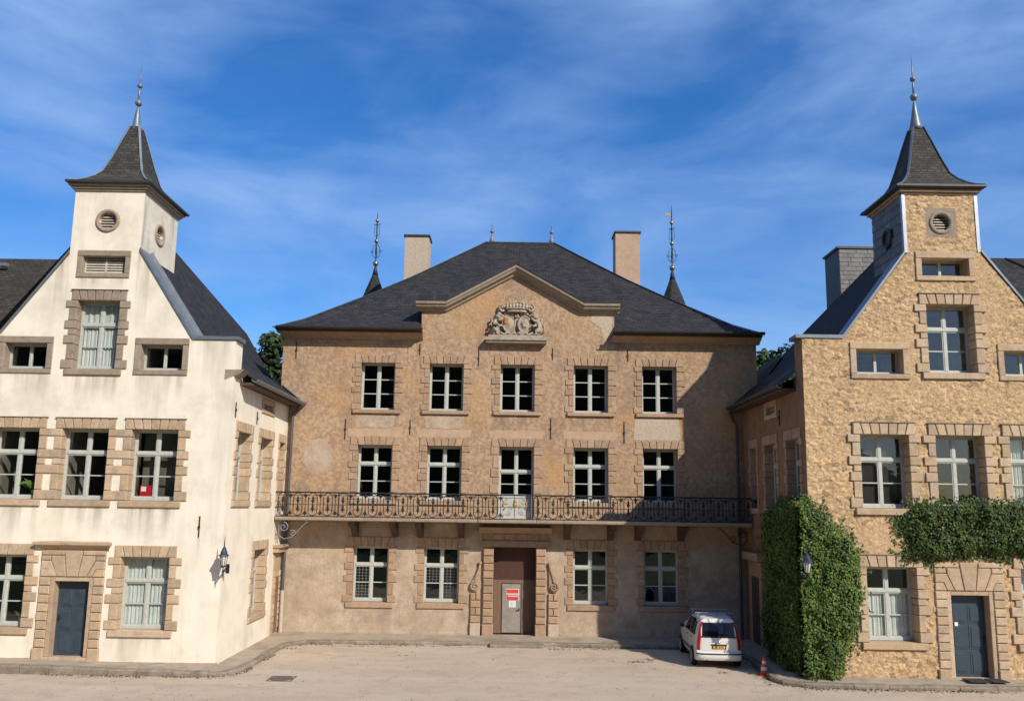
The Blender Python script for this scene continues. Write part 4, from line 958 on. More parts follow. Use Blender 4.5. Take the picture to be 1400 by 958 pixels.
m.tube([FM.p(c0 + .38 * cos(q), .18 + .12 * sin(q), 11.94) for q in [2 * pi * k / 18 for k in range(18)]], .03, 6, closed=True)
for k in range(7):
    x = c0 - .36 + .12 * k; h_ = .05 * (1 - abs(k - 3) / 3); m.tube([FM.p(x, .22, 11.9), FM.p(x, .22, 12.03 + h_), FM.p(x + .02, .18, 12.12 + h_)], [.055, .065, .03], 6); m.ball(FM.p(x, .2, 12.12 + h_), .05, 8)
for s in (-1, 1): m.tube([FM.p(c0 + s * .36, .2, 12.0), FM.p(c0 + s * .22, .22, 12.16), FM.p(c0, .22, 12.22)], .035, 6)
m.build('crown', 'carved_stone', crest, smooth=True)
for s in (-1, 1): # rampant beasts holding the shields
    m = MB(); X = lambda a: c0 + s * a
    tb = lambda pts, rr: m.tube([FM.p(X(a), d, z) for a, d, z in pts], rr, 8)
    tb([(.86, .14, 10.98), (.88, .17, 11.16), (.80, .18, 11.38), (.70, .18, 11.58)], [.09, .12, .115, .085])
    tb([(.70, .18, 11.54), (.69, .2, 11.68), (.64, .22, 11.76)], [.11, .12, .06]); m.ball(FM.p(X(.73), .15, 11.62), .12, 10)
    m.ball(FM.p(X(.66), .21, 11.72), .085, 10); m.ball(FM.p(X(.585), .24, 11.69), .048, 8)
    tb([(.72, .23, 11.46), (.62, .27, 11.5), (.54, .25, 11.58)], [.06, .042, .045]); tb([(.72, .23, 11.32), (.62, .28, 11.26), (.55, .26, 11.30)], [.055, .04, .045])
    tb([(.87, .21, 11.16), (.72, .25, 11.10), (.74, .24, 10.99), (.64, .26, 10.96)], [.09, .07, .05, .045]); tb([(.90, .12, 11.08), (.84, .18, 10.98), (.76, .2, 10.95)], [.08, .06, .045])
    tb([(.96, .12, 11.0), (1.04, .14, 11.14), (1.0, .16, 11.32), (.92, .16, 11.44), (.94, .15, 11.58)], [.04, .045, .04, .035, .05])
    for k in range(4): m.ball(FM.p(X(.78 + .05 * k), .1 + .03 * (k % 2), 11.66 - .11 * k), .075, 8)
    m.build('supporter', 'carved_stone', crest, smooth=True)
    v = MB(); v.tube(spiral(FM, X(.52), 11.98, .14, .16, 1.3, pi / 2, -s, 18), .045, 7); v.tube([FM.p(X(.46), .16, 11.88), FM.p(X(.58), .17, 11.84), FM.p(X(.62), .16, 11.92)], .045, 6); v.build('scroll', 'carved_stone', crest, smooth=True)
    v = MB(); v2 = MB()
    for k in range(7): # leafy mantling round each shield
        q = pi * (.15 + .12 * k); v.ball(FM.p(X(.29) + .33 * cos(q + (pi if k > 4 else 0) * 0), .10, 11.36 + .42 * sin(q)), .06 + .02 * (k % 2), 8)
    v2.tube([FM.p(X(.02 + .085 * k), .17 + .03 * (k % 2), 10.99 + .04 * sin(k * 2.1)) for k in range(8)], .05, 6); v2.build('festoon', 'carved_stone', crest, smooth=True); v.build('mantling', 'carved_stone', crest, smooth=True)
m = MB(); m.tube([FM.p(c0 - .03, .22, 11.58), FM.p(c0 + .05, .22, 11.68), FM.p(c0 + .02, .22, 11.76), FM.p(c0 - .05, .22, 11.68)], .03, 6, closed=True)
m.build('ribbon', 'carved_stone', crest, smooth=True)
# --- balcony
FB = Fr((0, 28.4, 0), (1, 0, 0), (0, -1, 0)); bx0, bx1 = -8.2, 8.44
bm_ = MB(); bm_.box(FB, bx0, bx1, -1.1, -.04, 4.05, 4.16)
for a, b, e in ((bx0, -1.12, 0), (-1.12, .92, .035), (.92, bx1, 0)): bm_.stone(FB, [(a + .003, 4.07), (b - .003, 4.07), (b - .003, 4.19), (a + .003, 4.19)], -.1, .03 + e, .02)
balc = bm_.build('balcony', 'pavement', BM); balc.data.materials[0] = M['grey_stone']
rail = MB()
for z, r in ((5.04, .026), (4.62, .011), (4.21, .018)): rail.tube([FB.p(bx0, -.03, z), FB.p(bx1, -.03, z)], r, 5)
rail.tube([FB.p(bx0, -.03, 4.94), FB.p(bx1, -.03, 4.94)], .008, 4)
rail.build('handrail', 'iron', balc)
U = .525
def unit():
    m = MB(); O = Fr((0, 0, 0), (1, 0, 0), (0, -1, 0)); hw = .155; z0, z1 = .03, .81
    P = []
    for k in range(9): q = pi * k / 8; P.append(O.p(hw * cos(q), 0, z1 - hw + hw * sin(q)))
    for k in range(9): q = pi + pi * k / 8; P.append(O.p(hw * cos(q), 0, z0 + hw + hw * sin(q)))
    m.tube(P, .016, 5, closed=True)
    m.tube([O.p(0, 0, .14), O.p(0, 0, .70)], .010, 4)
    for zc in (.28, .56): # leaf darts
        m.prism(O, [(0, zc - .15), (.036, zc - .06), (.062, zc), (.026, zc + .02), (.036, zc + .08), (0, zc + .15), (-.036, zc + .08), (-.026, zc + .02), (-.062, zc), (-.036, zc - .06)], -.012, .012)
    for s in (-1, 1):
        for z in (.22, .62): m.tube([O.p(s * hw, 0, z), O.p(s * .04, 0, z)], .007, 4)
    x = U / 2; m.tube([O.p(x, 0, .02), O.p(x, 0, .82)], .014, 4)
    for zc, s in ((.70, 1), (.13, -1)):
        m.prism(O, [(x - .02, zc - s * .07), (x + .02, zc - s * .07), (x + .035, zc), (x + .07, zc + s * .03), (x + .05, zc + s * .06), (x, zc + s * .07), (x - .05, zc + s * .06), (x - .07, zc + s * .03), (x - .035, zc)][::int(s)], -.012, .012)
        for t in (-1, 1): m.tube([O.p(x, 0, zc - s * .05), O.p(x + t * .06, 0, zc + s * .0), O.p(x + t * .09, 0, zc + s * .09)], .008, 4)
    me_o = m.build('railing_unit', 'iron', balc, origin=(0, 0, 0)); return me_o
proto = unit(); first = True
x = bx0 + .25; spots = []
while x < bx1 - .1:
    if not (-.55 < x < .72): spots.append(x)
    x += U
for x in spots:
    o = proto if first else proto.copy()
    if not first: COL.objects.link(o); o.parent = balc
    first = False; o.location = FB.p(x, -.03, 4.21) - wloc(balc)
m = MB()
for x in (-6.0, -1.12, .95, 3.5, 6.1): m.box(FB, x - .018, x + .018, -.05, -.01, 4.19, 5.06)
m.build('railing_post', 'iron', balc)
m = MB() # gilt arms in the middle panel
for s in (-1, 1):
    X = lambda a: .16 + s * a; m = MB()
    m.tube([FB.p(X(.44), -.02, 4.86), FB.p(X(.38), -.0, 4.78), FB.p(X(.42), -.01, 4.66), FB.p(X(.34), -.0, 4.6), FB.p(X(.42), -.01, 4.5)], [.02, .045, .04, .035, .02], 6)
    m.tube([FB.p(X(.38), .0, 4.74), FB.p(X(.28), .0, 4.72), FB.p(X(.22), .0, 4.78)], .02, 5)
    m.build('gilt_beast', 'gilding', balc, smooth=True)
m = MB(); m.ball(FB.p(.16, 0, 4.70), .085, 10, sq=(1, .4, 1.3)); m.ball(FB.p(.16, 0, 4.83), .06, 8); m.build('gilt_shield', 'gilding', balc, smooth=True)
m = MB()
for s in (-1, 1):
    X = lambda a: .16 + s * a
    for (u, z, r, st_, sg_) in ((.48, 4.36, .10, 0, 1), (.22, 4.40, .09, pi, -1), (.16, 4.62, .08, 0, 1), (.30, 4.88, .06, 0, -1)): m.tube(spiral(FB, X(u), z, -.01, r, 1.3, st_, s * sg_, 16), .010, 4)
    m.tube([FB.p(X(.58), -.02, 4.21), FB.p(X(.58), -.02, 5.04)], .012, 4)
m.tube([FB.p(.16, -.02, 4.21), FB.p(.16, -.02, 4.6)], .01, 4); m.build('scrollwork', 'iron_grey', balc)
for x in (-5.55, -4.13, -3.22, -1.75, 2.05, 3.62, 4.6, 6.15):
    k = MB(); k.prism(Fr((x - .11, 29.5, 0), (0, -1, 0), (1, 0, 0)), [(0, 3.5), (.12, 3.5), (.2, 3.62), (.45, 3.8), (.9, 3.9), (.98, 4.045), (0, 4.045)], 0, .22); k.build('bracket', 'dark_wood', balc)
for s, x in ((-1, -8.05), (1, 8.28)):
    m = MB(); f2 = Fr((x, 28.4, 0), (-s * 1., 0, 0), (0, -1, 0))
    m.tube(spiral(f2, .17, 3.83, -.05, .17, 1.5, pi / 2, -1, 24), .022, 6); m.tube(spiral(f2, .50, 3.62, -.05, .12, 1.4, pi * .8, -1, 20), .018, 6)
    m.tube([f2.p(.0, -.05, 3.9), f2.p(.02, -.05, 3.55), f2.p(.2, -.05, 3.42), f2.p(.5, -.05, 3.5), f2.p(.8, -.05, 3.85), f2.p(1.0, -.05, 4.03)], .02, 6)
    m.build('scroll_bracket', 'iron_grey' if s < 0 else 'iron', balc)

# ================================================================== small things
def wall_lamp(label, x, y, z, wall_y, ang=0.):
    t = thing('wall_lamp', label, 'lamp', (x, wall_y, z), 'wall lanterns on the wings')
    m = MB(); m.tube([(x - .02, wall_y, z - .12), (x - .02, y, z - .12), (x, y, z - .08), (x, y, z + .02)], .018, 6); m.tube([(x, wall_y + .0, z - .02), (x, (y + wall_y) / 2, z - .05), (x, y, z - .14), (x, y, z - .26)], [.02, .018, .02, .006], 6)
    m.box(Fr((x, wall_y, z), (1, 0, 0), (0, -1, 0)), -.05, .05, 0, .02, -.2, .06); m.build('bracket', 'iron', t)
    MB().lathe([(.07, 0), (.085, .015), (.075, .04), (.06, .05)], (x, y, z), 8).build('lamp_base', 'iron', t)
    MB().lathe([(.062, .05), (.115, .32)], (x, y, z), 8).build('glazing', 'lamp_glass', t)
    b = MB()
    for k in range(8): q = 2 * pi * k / 8; b.tube([(x + .064 * cos(q), y + .064 * sin(q), z + .05), (x + .117 * cos(q), y + .117 * sin(q), z + .32)], .008, 4)
    b.build('glazing_bars', 'iron', t)
    MB().lathe([(.16, .315), (.155, .33), (.10, .37), (.09, .44), (.06, .49), (.055, .53), (.02, .56), (.012, .72), (.003, .86)], (x, y, z), 8).build('lamp_cap', 'lamp_blue', t)
wall_lamp('blue-capped wall lantern on the white wing near its corner', -8.03, 23.1, 2.86, 23.49)
wall_lamp('dark lantern half sunk in the ivy of the stone wing', 8.12, 22.42, 2.95, 22.9)

# drain cover
dc = MB(); dc.lathe([(.30, .0), (.30, .012), (.27, .014), (.26, .006), (.0, .006)], (-6.08, 22.58, .006), 28)
dco = dc.build('drain_cover', 'cast_iron', origin=(-6.08, 22.58, 0)); tag(dco, 'round iron drain cover set in the gravel near the left kerb', 'drain cover')
m = MB()
for a, b, c_, d in ((-6.42, -5.74, 22.24, 22.29), (-6.42, -5.74, 22.87, 22.92), (-6.42, -6.37, 22.29, 22.87), (-5.79, -5.74, 22.29, 22.87)): m.box(WORLD, a, b, c_, d, .001, .007)
m.build('surround', 'cast_iron', dco)
m = MB()
for k in range(5): m.box(WORLD, -6.26, -5.9, 22.44 + k * .065, 22.47 + k * .065, .010, .016)
m.build('ribs', 'cast_iron', dco)
# doormats in front of the right door
for k, (x0, x1) in enumerate(((12.45, 13.0), (13.06, 13.5))):
    dm = MB(); dm.stone(Fr((0, 0, .176), (1, 0, 0), (0, 0, 1)), [(x0, 0), (x1, 0), (x1, 0), (x0, 0)], 0, 0, 0) if False else dm.box(WORLD, x0, x1, 22.55, 22.98, .165, .19)
    tag(dm.build('doormat', 'mat_black', origin=(x0, 22.6, .16)), ('dark doormat before the blue door of the stone wing, nearer its ivy side' if k == 0 else 'smaller dark doormat at the right of the stone wing door'), 'doormat', 'mats at the stone wing door')
# cone
cx, cy = 7.33, 23.95
cn = thing('traffic_cone', 'red traffic cone with white bands standing by the right kerb', 'cone', (cx, cy, 0))
m = MB(); m.stone(Fr((cx, cy, 0), (1, 0, 0), (0, 0, 1)), [(0, 0)] * 4, 0, 0, 0) if False else None
bs = MB(); bs.add([(cx + a * s, cy + b * s, z) for s, z in ((.17, .0), (.17, .03), (.12, .045)) for a, b in ((-1, -1), (1, -1), (1, 1), (-1, 1))], [(0, 1, 5, 4), (1, 2, 6, 5), (2, 3, 7, 6), (3, 0, 4, 7), (4, 5, 9, 8), (5, 6, 10, 9), (6, 7, 11, 10), (7, 4, 8, 11), (8, 9, 10, 11)]); bs.build('base', 'cone_orange', cn)
rz = lambda z: .115 - (z - .045) * .19
zs_ = [.045, .14, .235, .32, .40, .53]
for i in range(5): MB().lathe([(rz(zs_[i]), zs_[i]), (rz(zs_[i + 1]), zs_[i + 1])], (cx, cy, 0), 18).build('white_band' if i % 2 else 'body', 'white_paint' if i % 2 else 'cone_orange', cn, smooth=True)

# ------------------------------------------------------------------ the car
CA = R(-3.0); CO = Vector((6.26, 24.78, 0))
car = thing('parked_car', 'small white hatchback with roof bars parked half in the shade', 'car', CO)
car.rotation_euler = (0, 0, CA); car.scale = (.88, .93, .945)
def cpart(mb, name, mt, parent=None, smooth=True):
    me_o = mb.build(name, mt, None, origin=(0, 0, 0), smooth=smooth); me_o.parent = parent or car; return me_o
LEN = 3.54
def lerp(tab, y):
    for (a, p), (b, q) in zip(tab, tab[1:]):
        if y <= b: t = (y - a) / (b - a); t = max(0, min(1, t)); return p + (q - p) * t
    return tab[-1][1]
ztop = lambda y: lerp([(0, 1.50), (.3, 1.535), (1.0, 1.545), (1.6, 1.51), (2.0, 1.43), (2.62, 1.03), (2.75, .98), (3.2, .92), (3.45, .82), (3.54, .66)], y)
hwid = lambda y: lerp([(0, .745), (.15, .775), (.6, .79), (2.8, .79), (3.3, .74), (3.5, .62), (3.54, .55)], y)
def yr(z): return .03 + .20 * max(0, (z - .92) / .6) ** 1.2 + (.05 * max(0, (.4 - z) / .2))
def sect(y, t):
    """t 0..1 from the sill up the side to the roof centre"""
    w_, zt = hwid(y), ztop(y); zb = .24; belt = min(.93, zt - .03)
    gh = max(0., min(1., (zt - .95) / .45))
    pts = [(w_ * .90, zb), (w_ * .985, .42), (w_, .60), (w_ * .985, .80), (w_ * .955, belt), (w_ * (.955 - .10 * gh), belt + (zt - belt) * .5), (w_ * (.955 - .19 * gh) - .02, zt - .07 * gh - .015), (w_ * .60, zt - .006), (w_ * .3, zt), (0, zt + .004)]
    f = t * (len(pts) - 1); i = min(int(f), len(pts) - 2); u = f - i
    P = lambda k: pts[max(0, min(len(pts) - 1, k))]
    p0, p1, p2, p3 = P(i - 1), P(i), P(i + 1), P(i + 2)
    cr = lambda a, b, c, d: .5 * (2 * b + (c - a) * u + (2 * a - 5 * b + 4 * c - d) * u * u + (3 * b - a - 3 * c + d) * u ** 3)
    x, z = cr(p0[0], p1[0], p2[0], p3[0]), cr(p0[1], p1[1], p2[1], p3[1])
    return max(0, x), z
def surf(y, t, s=1, off=0.):
    x, z = sect(y, t); e = 1e-3
    x2, z2 = sect(y, min(1, t + e)); x1, z1 = sect(y, max(0, t - e))
    n = Vector((z2 - z1, 0, -(x2 - x1))); n = n.normalized() if n.length > 1e-9 else Vector((0, 0, 1))
    yy = y + yr(z) * max(0., 1 - y / 1.1)
    return Vector((s * (x + n.x * off), yy, z + n.z * off))
body = MB(); ys = [0, .04, .1, .2, .35, .5, .7, .9, 1.15, 1.4, 1.65, 1.9, 2.1, 2.3, 2.5, 2.62, 2.75, 2.95, 3.2, 3.38, 3.48, 3.54]; NT = 28
for s in (-1, 1):
    vs = [surf(y, j / NT, s) for y in ys for j in range(NT + 1)]; k = NT + 1; fs = []
    for i in range(len(ys) - 1):
        for j in range(NT): q = (i * k + j, i * k + j + 1, (i + 1) * k + j + 1, (i + 1) * k + j); fs.append(q if s > 0 else q[::-1])
    body.add(vs, fs)
def rear(x, z, off=0.):
    w_ = .74; return Vector((x, yr(z) - .045 * (1 - (x / w_) ** 2) - off, z))
def rear_w(z):
    # half width of the rear silhouette at height z
    for j in range(200):
        x, zz = sect(0, j / 200)
        if zz >= z: return x
    return .05
zl = [.26, .34, .42, .5, .6, .7, .8, .9, 1.0, 1.1, 1.2, 1.3, 1.38, 1.44, 1.48, 1.5]; nx = 12; vs = []; fs = []
for z in zl:
    for i in range(nx + 1): vs.append(rear(rear_w(z) * (2 * i / nx - 1), z))
for a in range(len(zl) - 1):
    for i in range(nx): fs.append((a * (nx + 1) + i, a * (nx + 1) + i + 1, (a + 1) * (nx + 1) + i + 1, (a + 1) * (nx + 1) + i))
body.add(vs, fs)
body.add([surf(y, 0, s) for y in ys for s in (-1, 1)], [(2 * i, 2 * i + 1, 2 * i + 3, 2 * i + 2) for i in range(len(ys) - 1)])
bodyo = cpart(body, 'body', 'car_paint')
def spanel(y0, y1, t0, t1, off, s, name, mt, ny=6, ntt=6, sl=0., parent=None):
    m = MB(); vs = []; fs = []
    for i in range(ny + 1):
        for j in range(ntt + 1):
            t = t0 + (t1 - t0) * j / ntt; y = y0 + (y1 - y0) * i / ny + sl * (j / ntt) * (1 if i > ny / 2 else 0); vs.append(surf(y, t, s, off))
    n = len(vs)
    vs2 = [surf(y0 + (y1 - y0) * i / ny + sl * (j / ntt) * (1 if i > ny / 2 else 0), t0 + (t1 - t0) * j / ntt, s, -.01) for i in range(ny + 1) for j in range(ntt + 1)]
    for i in range(ny):
        for j in range(ntt): a = i * (ntt + 1) + j; fs.append((a, a + 1, a + ntt + 2, a + ntt + 1))
    m.add(vs, fs); return cpart(m, name, mt, parent)
def rpanel(x0, x1, z0, z1, off, name, mt, nxx=8, nz=5, parent=None, taper=0., round_=0.):
    m = MB(); vs = []; fs = []
    for j in range(nz + 1):
        z = z0 + (z1 - z0) * j / nz; tp = taper * j / nz
        for i in range(nxx + 1):
            u = i / nxx; x = x0 + tp + (x1 - x0 - 2 * tp) * u; vs.append(rear(x, z, off))
    k = nxx + 1; N_ = len(vs)
    vs2 = [v + Vector((0, off + .02, 0)) for v in vs]
    for j in range(nz):
        for i in range(nxx): fs.append((j * k + i, j * k + i + 1, (j + 1) * k + i + 1, (j + 1) * k + i))
    edge = [i for i in range(k)] + [j * k + nxx for j in range(1, nz + 1)] + [nz * k + i for i in range(nxx - 1, -1, -1)] + [j * k for j in range(nz - 1, 0, -1)]
    for a, b in zip(edge, edge[1:] + edge[:1]): fs.append((a, N_ + a, N_ + b, b))
    m.add(vs + vs2, fs); return cpart(m, name, mt, parent, smooth=False)
rpanel(-.55, .55, .97, 1.38, .012, 'rear_window', 'car_glass', taper=.035)
rpanel(-.60, .60, .935, .97, .010, 'tailgate_trim', 'black_plastic', nz=1)
rpanel(-.58, .58, .55, .93, .008, 'tailgate', 'car_paint')
for s in (-1, 1):
    m = MB(); vs = []
    for j in range(9):
        z = .56 + (1.40 - .56) * j / 8; wo = rear_w(z) + .004; wi = wo - (.125 if z < .95 else .125 - .05 * min(1, (z - .95) / .2))
        a = rear(s * wi, z, .016); b = rear(s * (wo - .01), z, .012); c_ = Vector((s * (wo + .006), yr(z) + .09, z)); vs += [a, b, c_]
    fs = [];
    for j in range(8):
        for i in range(2): q = (3 * j + i, 3 * j + i + 1, 3 * j + i + 4, 3 * j + i + 3); fs.append(q if s > 0 else q[::-1])
    m.add(vs, fs); cpart(m, 'tail_light', 'lamp_red')
    # wheel arches and side glass
    spanel(.55, 1.22, .455, .645, .006, s, 'side_window', 'car_glass'); spanel(1.28, 2.12, .455, .645, .006, s, 'side_window', 'car_glass', sl=-.28)
    spanel(.30, .50, .46, .62, .006, s, 'side_window', 'car_glass')
    spanel(.9, 2.6, .13, .165, .012, s, 'side_strip', 'black_plastic', ny=10, ntt=2)
    for y in (1.25, 2.3): spanel(y - .004, y + .004, .12, .44, .004, s, 'door_seam', 'black_plastic', ny=1, ntt=8)
    for y in (.70, 1.42):
        hp = surf(y, .39, s, .02); m = MB(); m.tube([hp, surf(y + .07, .39, s, .035), surf(y + .15, .39, s, .02)], .016, 6); cpart(m, 'door_handle', 'black_plastic')
    mp_ = surf(2.1, .47, s, 0); m = MB(); m.ball(mp_ + Vector((s * .13, 0, .05)), .085, 10, sq=(1, .6, .8)); m.tube([mp_, mp_ + Vector((s * .08, 0, .03))], .02, 6); cpart(m, 'wing_mirror', 'black_plastic')
    for y in (.62, 2.92):
        m = MB(); x_ = s * .70; fr_ = Fr((x_, y, .29), (0, 1, 0), (s, 0, 0)); rim = MB()
        prof = [(.20, -.09), (.27, -.09), (.29, -.06), (.29, .06), (.27, .085), (.20, .09)]; n = 28
        vs = [fr_.p(r_ * cos(2 * pi * j / n), d, r_ * sin(2 * pi * j / n)) for r_, d in prof for j in range(n)]
        m.add(vs, [(i * n + j, i * n + (j + 1) % n, (i + 1) * n + (j + 1) % n, (i + 1) * n + j) for i in range(len(prof) - 1) for j in range(n)])
        wh = cpart(m, 'wheel', 'tyre')
        prof = [(.20, .088), (.19, .07), (.12, .055), (.06, .08), (.0, .082)]
        vs = [fr_.p(r_ * cos(2 * pi * j / n), d, r_ * sin(2 * pi * j / n)) for r_, d in prof for j in range(n)]
        rim.add(vs, [(i * n + j, i * n + (j + 1) % n, (i + 1) * n + (j + 1) % n, (i + 1) * n + j) for i in range(len(prof) - 1) for j in range(n)]); cpart(rim, 'rim', 'rim_grey', wh)
        a = MB(); vs = []; 
        P = [surf(min(3.53, y + .345 * cos(q)), max(.0, .0 + .0), s, .0) for q in (0,)]
        # dark arch lip
        pts = []
        for k in range(13):
            q = pi * k / 12; yy = y + .335 * cos(q); zz = .29 + .335 * sin(q); 
            tt = 0
            for j in range(100):
                if sect(yy, j / 200)[1] >= max(.245, zz): tt = j / 200; break
            pts.append(surf(yy, tt, s, .004)); pts.append(surf(yy, tt, s, .004) * 1.0 + Vector((-s * .25, 0, 0)))
        c_ = [Vector((s * .795, y + .335 * cos(pi * k / 12), .29 + .335 * sin(pi * k / 12))) for k in range(13)]
        mm = MB(); mm.add(c_, [tuple(range(13))]); cpart(mm, 'wheel_arch', 'black_plastic', smooth=False)
        wh.location = Vector((s * .035, 0, 0)); rimo = None
# bumper, plate, badge, exhaust, wiper, bars
bp = MB(); vs = []; prof = [(.50, .0), (.51, .05), (.46, .085), (.37, .09), (.30, .075), (.25, .03)]
for x in [-.78, -.76, -.70, -.5, -.25, 0, .25, .5, .70, .76, .78]:
    bend = .0 if abs(x) < .71 else (.08 if abs(x) < .77 else .42)
    for z, o in prof: vs.append(Vector((x, .035 - .05 * (1 - (x / .8) ** 2) - o * (1 - .5 * (abs(x) > .77)) + bend, z)))
n = len(prof); bp.add(vs, [(i * n + j, i * n + n + j, i * n + n + j + 1, i * n + j + 1) for i in range(10) for j in range(n - 1)]); cpart(bp, 'bumper', 'car_paint')
st2 = MB(); vs = []
for x in [-.77, -.70, -.5, -.25, 0, .25, .5, .70, .77]:
    bend = .0 if abs(x) < .71 else .10
    for z, o in ((.475, .092), (.435, .097)): vs.append(Vector((x, .035 - .05 * (1 - (x / .8) ** 2) - o + bend, z)))
st2.add(vs, [(2 * i, 2 * i + 2, 2 * i + 3, 2 * i + 1) for i in range(8)]); cpart(st2, 'bumper_strip', 'black_plastic')
rpanel(-.24, .24, .60, .71, .020, 'plate_recess', 'black_plastic'); np_ = rpanel(-.20, .20, .60, .69, .027, 'number_plate', 'plate_yellow')
m = MB()
for i, x in enumerate((-.15, -.09, -.01, .05, .11)): m.box(Fr((0, rear(0, .64, .029).y, 0), (1, 0, 0), (0, -1, 0)), x, x + .035, 0, .003, .622, .672)
cpart(m, 'plate_marks', 'ink', np_, smooth=False)
rpanel(-.27, .27, .71, .74, .024, 'boot_handle', 'black_plastic', nz=1)
m = MB(); m.lathe([(.0, 0), (.045, 0), (.045, .008), (.0, .008)], (0, 0, 0), 18); bo = cpart(m, 'badge', 'chrome'); bo.rotation_euler = (pi / 2, 0, 0); bo.location = rear(0, .80, .006)
m = MB(); m.tube([rear(.0, .99, .02), rear(.16, 1.01, .025), rear(.34, 1.04, .022)], .010, 5); cpart(m, 'wiper', 'black_plastic')
m = MB(); m.tube([(-.42, .0, .26), (-.42, -.05, .26)], .03, 10); cpart(m, 'exhaust', 'iron')
for y in (.62, 1.55):
    m = MB(); m.tube([(-.66, y, 1.62), (.66, y, 1.62)], .018, 6)
    for s in (-1, 1): m.tube([(s * .56, y, 1.62), (s * .60, y, 1.50)], .025, 6)
    cpart(m, 'roof_bar', 'rim_grey', smooth=False)
m = MB(); m.tube([(0, .30, 1.54), (0, .12, 1.72)], [.01, .004], 5); cpart(m, 'aerial', 'black_plastic')
rpanel(-.06, .06, 1.40, 1.42, .02, 'brake_light', 'lamp_red', nz=1)

# ------------------------------------------------------------------ things behind the glass
rb = thing('red_box', 'red box with a white label behind a first-floor window of the white wing', 'box', (-10.7, 23.82, 4.8))
MB().box(WORLD, -10.86, -10.52, 23.80, 24.0, 4.8, 5.12).build('case', 'red_card', rb); MB().box(WORLD, -10.82, -10.68, 23.788, 23.80, 4.94, 5.08).build('label_card', 'paper', rb)
def houseplant(label, x, y, z, r):
    t = thing('houseplant', label, 'plant', (x, y, z), 'plants on the window ledges of the white wing')
    MB().lathe([(.05, 0), (.075, .11), (.07, .11), (.0, .10)], (x, y, z), 12).build('pot', 'cone_orange', t).data.materials[0] = M['sandstone']
    m = MB()
    for k in range(26):
        q = random.random() * 6.28; l = r * random.uniform(.5, 1); d = Vector((cos(q), sin(q) * .5, 0)); b = Vector((x, y, z + .1)); sd_ = Vector((-sin(q), cos(q), 0)) * .022
        p1 = b + d * l * .4 + Vector((0, 0, l * .6)); p2 = b + d * l + Vector((0, 0, l * random.uniform(.3, .9)))
        m.add([b, p1 - sd_, p2, p1 + sd_], [(0, 1, 2), (0, 2, 3)])
    m.build('leaves', 'plant_green', t)
houseplant('spiky green plant behind the upper window at the left picture edge', -14.0, 23.85, 4.82, .5)
houseplant('low green plant behind the lower window at the left picture edge', -13.98, 23.85, 1.22, .25)

# ================================================================== ivy
def inpoly(u, z, P):
    c = False; j = len(P) - 1
    for i in range(len(P)):
        if (P[i][1] > z) != (P[j][1] > z) and u < (P[j][0] - P[i][0]) * (z - P[i][1]) / (P[j][1] - P[i][1]) + P[i][0]: c = not c
        j = i
    return c
def edged(u, z, P):
    m = 9
    for i in range(len(P)):
        ax, az = P[i - 1]; bx, bz = P[i]; dx, dz = bx - ax, bz - az; t = max(0, min(1, ((u - ax) * dx + (z - az) * dz) / (dx * dx + dz * dz + 1e-9))); m = min(m, math.hypot(u - ax - dx * t, z - az - dz * t))
    return m
def leaf(mb, p, n, size, tone):
    n = n.normalized(); a = n.orthogonal().normalized(); b = n.cross(a); q = random.random() * 6.28
    t = (a * cos(q) + b * sin(q)); t = (t + Vector((0, 0, -.7))).normalized(); t = (t - n * t.dot(n)).normalized(); s = n.cross(t)
    L_ = size; W_ = size * .48
    v = [p, p + t * L_ * .4 + s * W_ + n * size * -.10, p + t * L_, p + t * L_ * .4 - s * W_ + n * size * -.10, p + t * L_ * .45 + n * size * .08]
    mb.add(v, [(0, 1, 4), (1, 2, 4), (2, 3, 4), (3, 0, 4)], 0, tone)
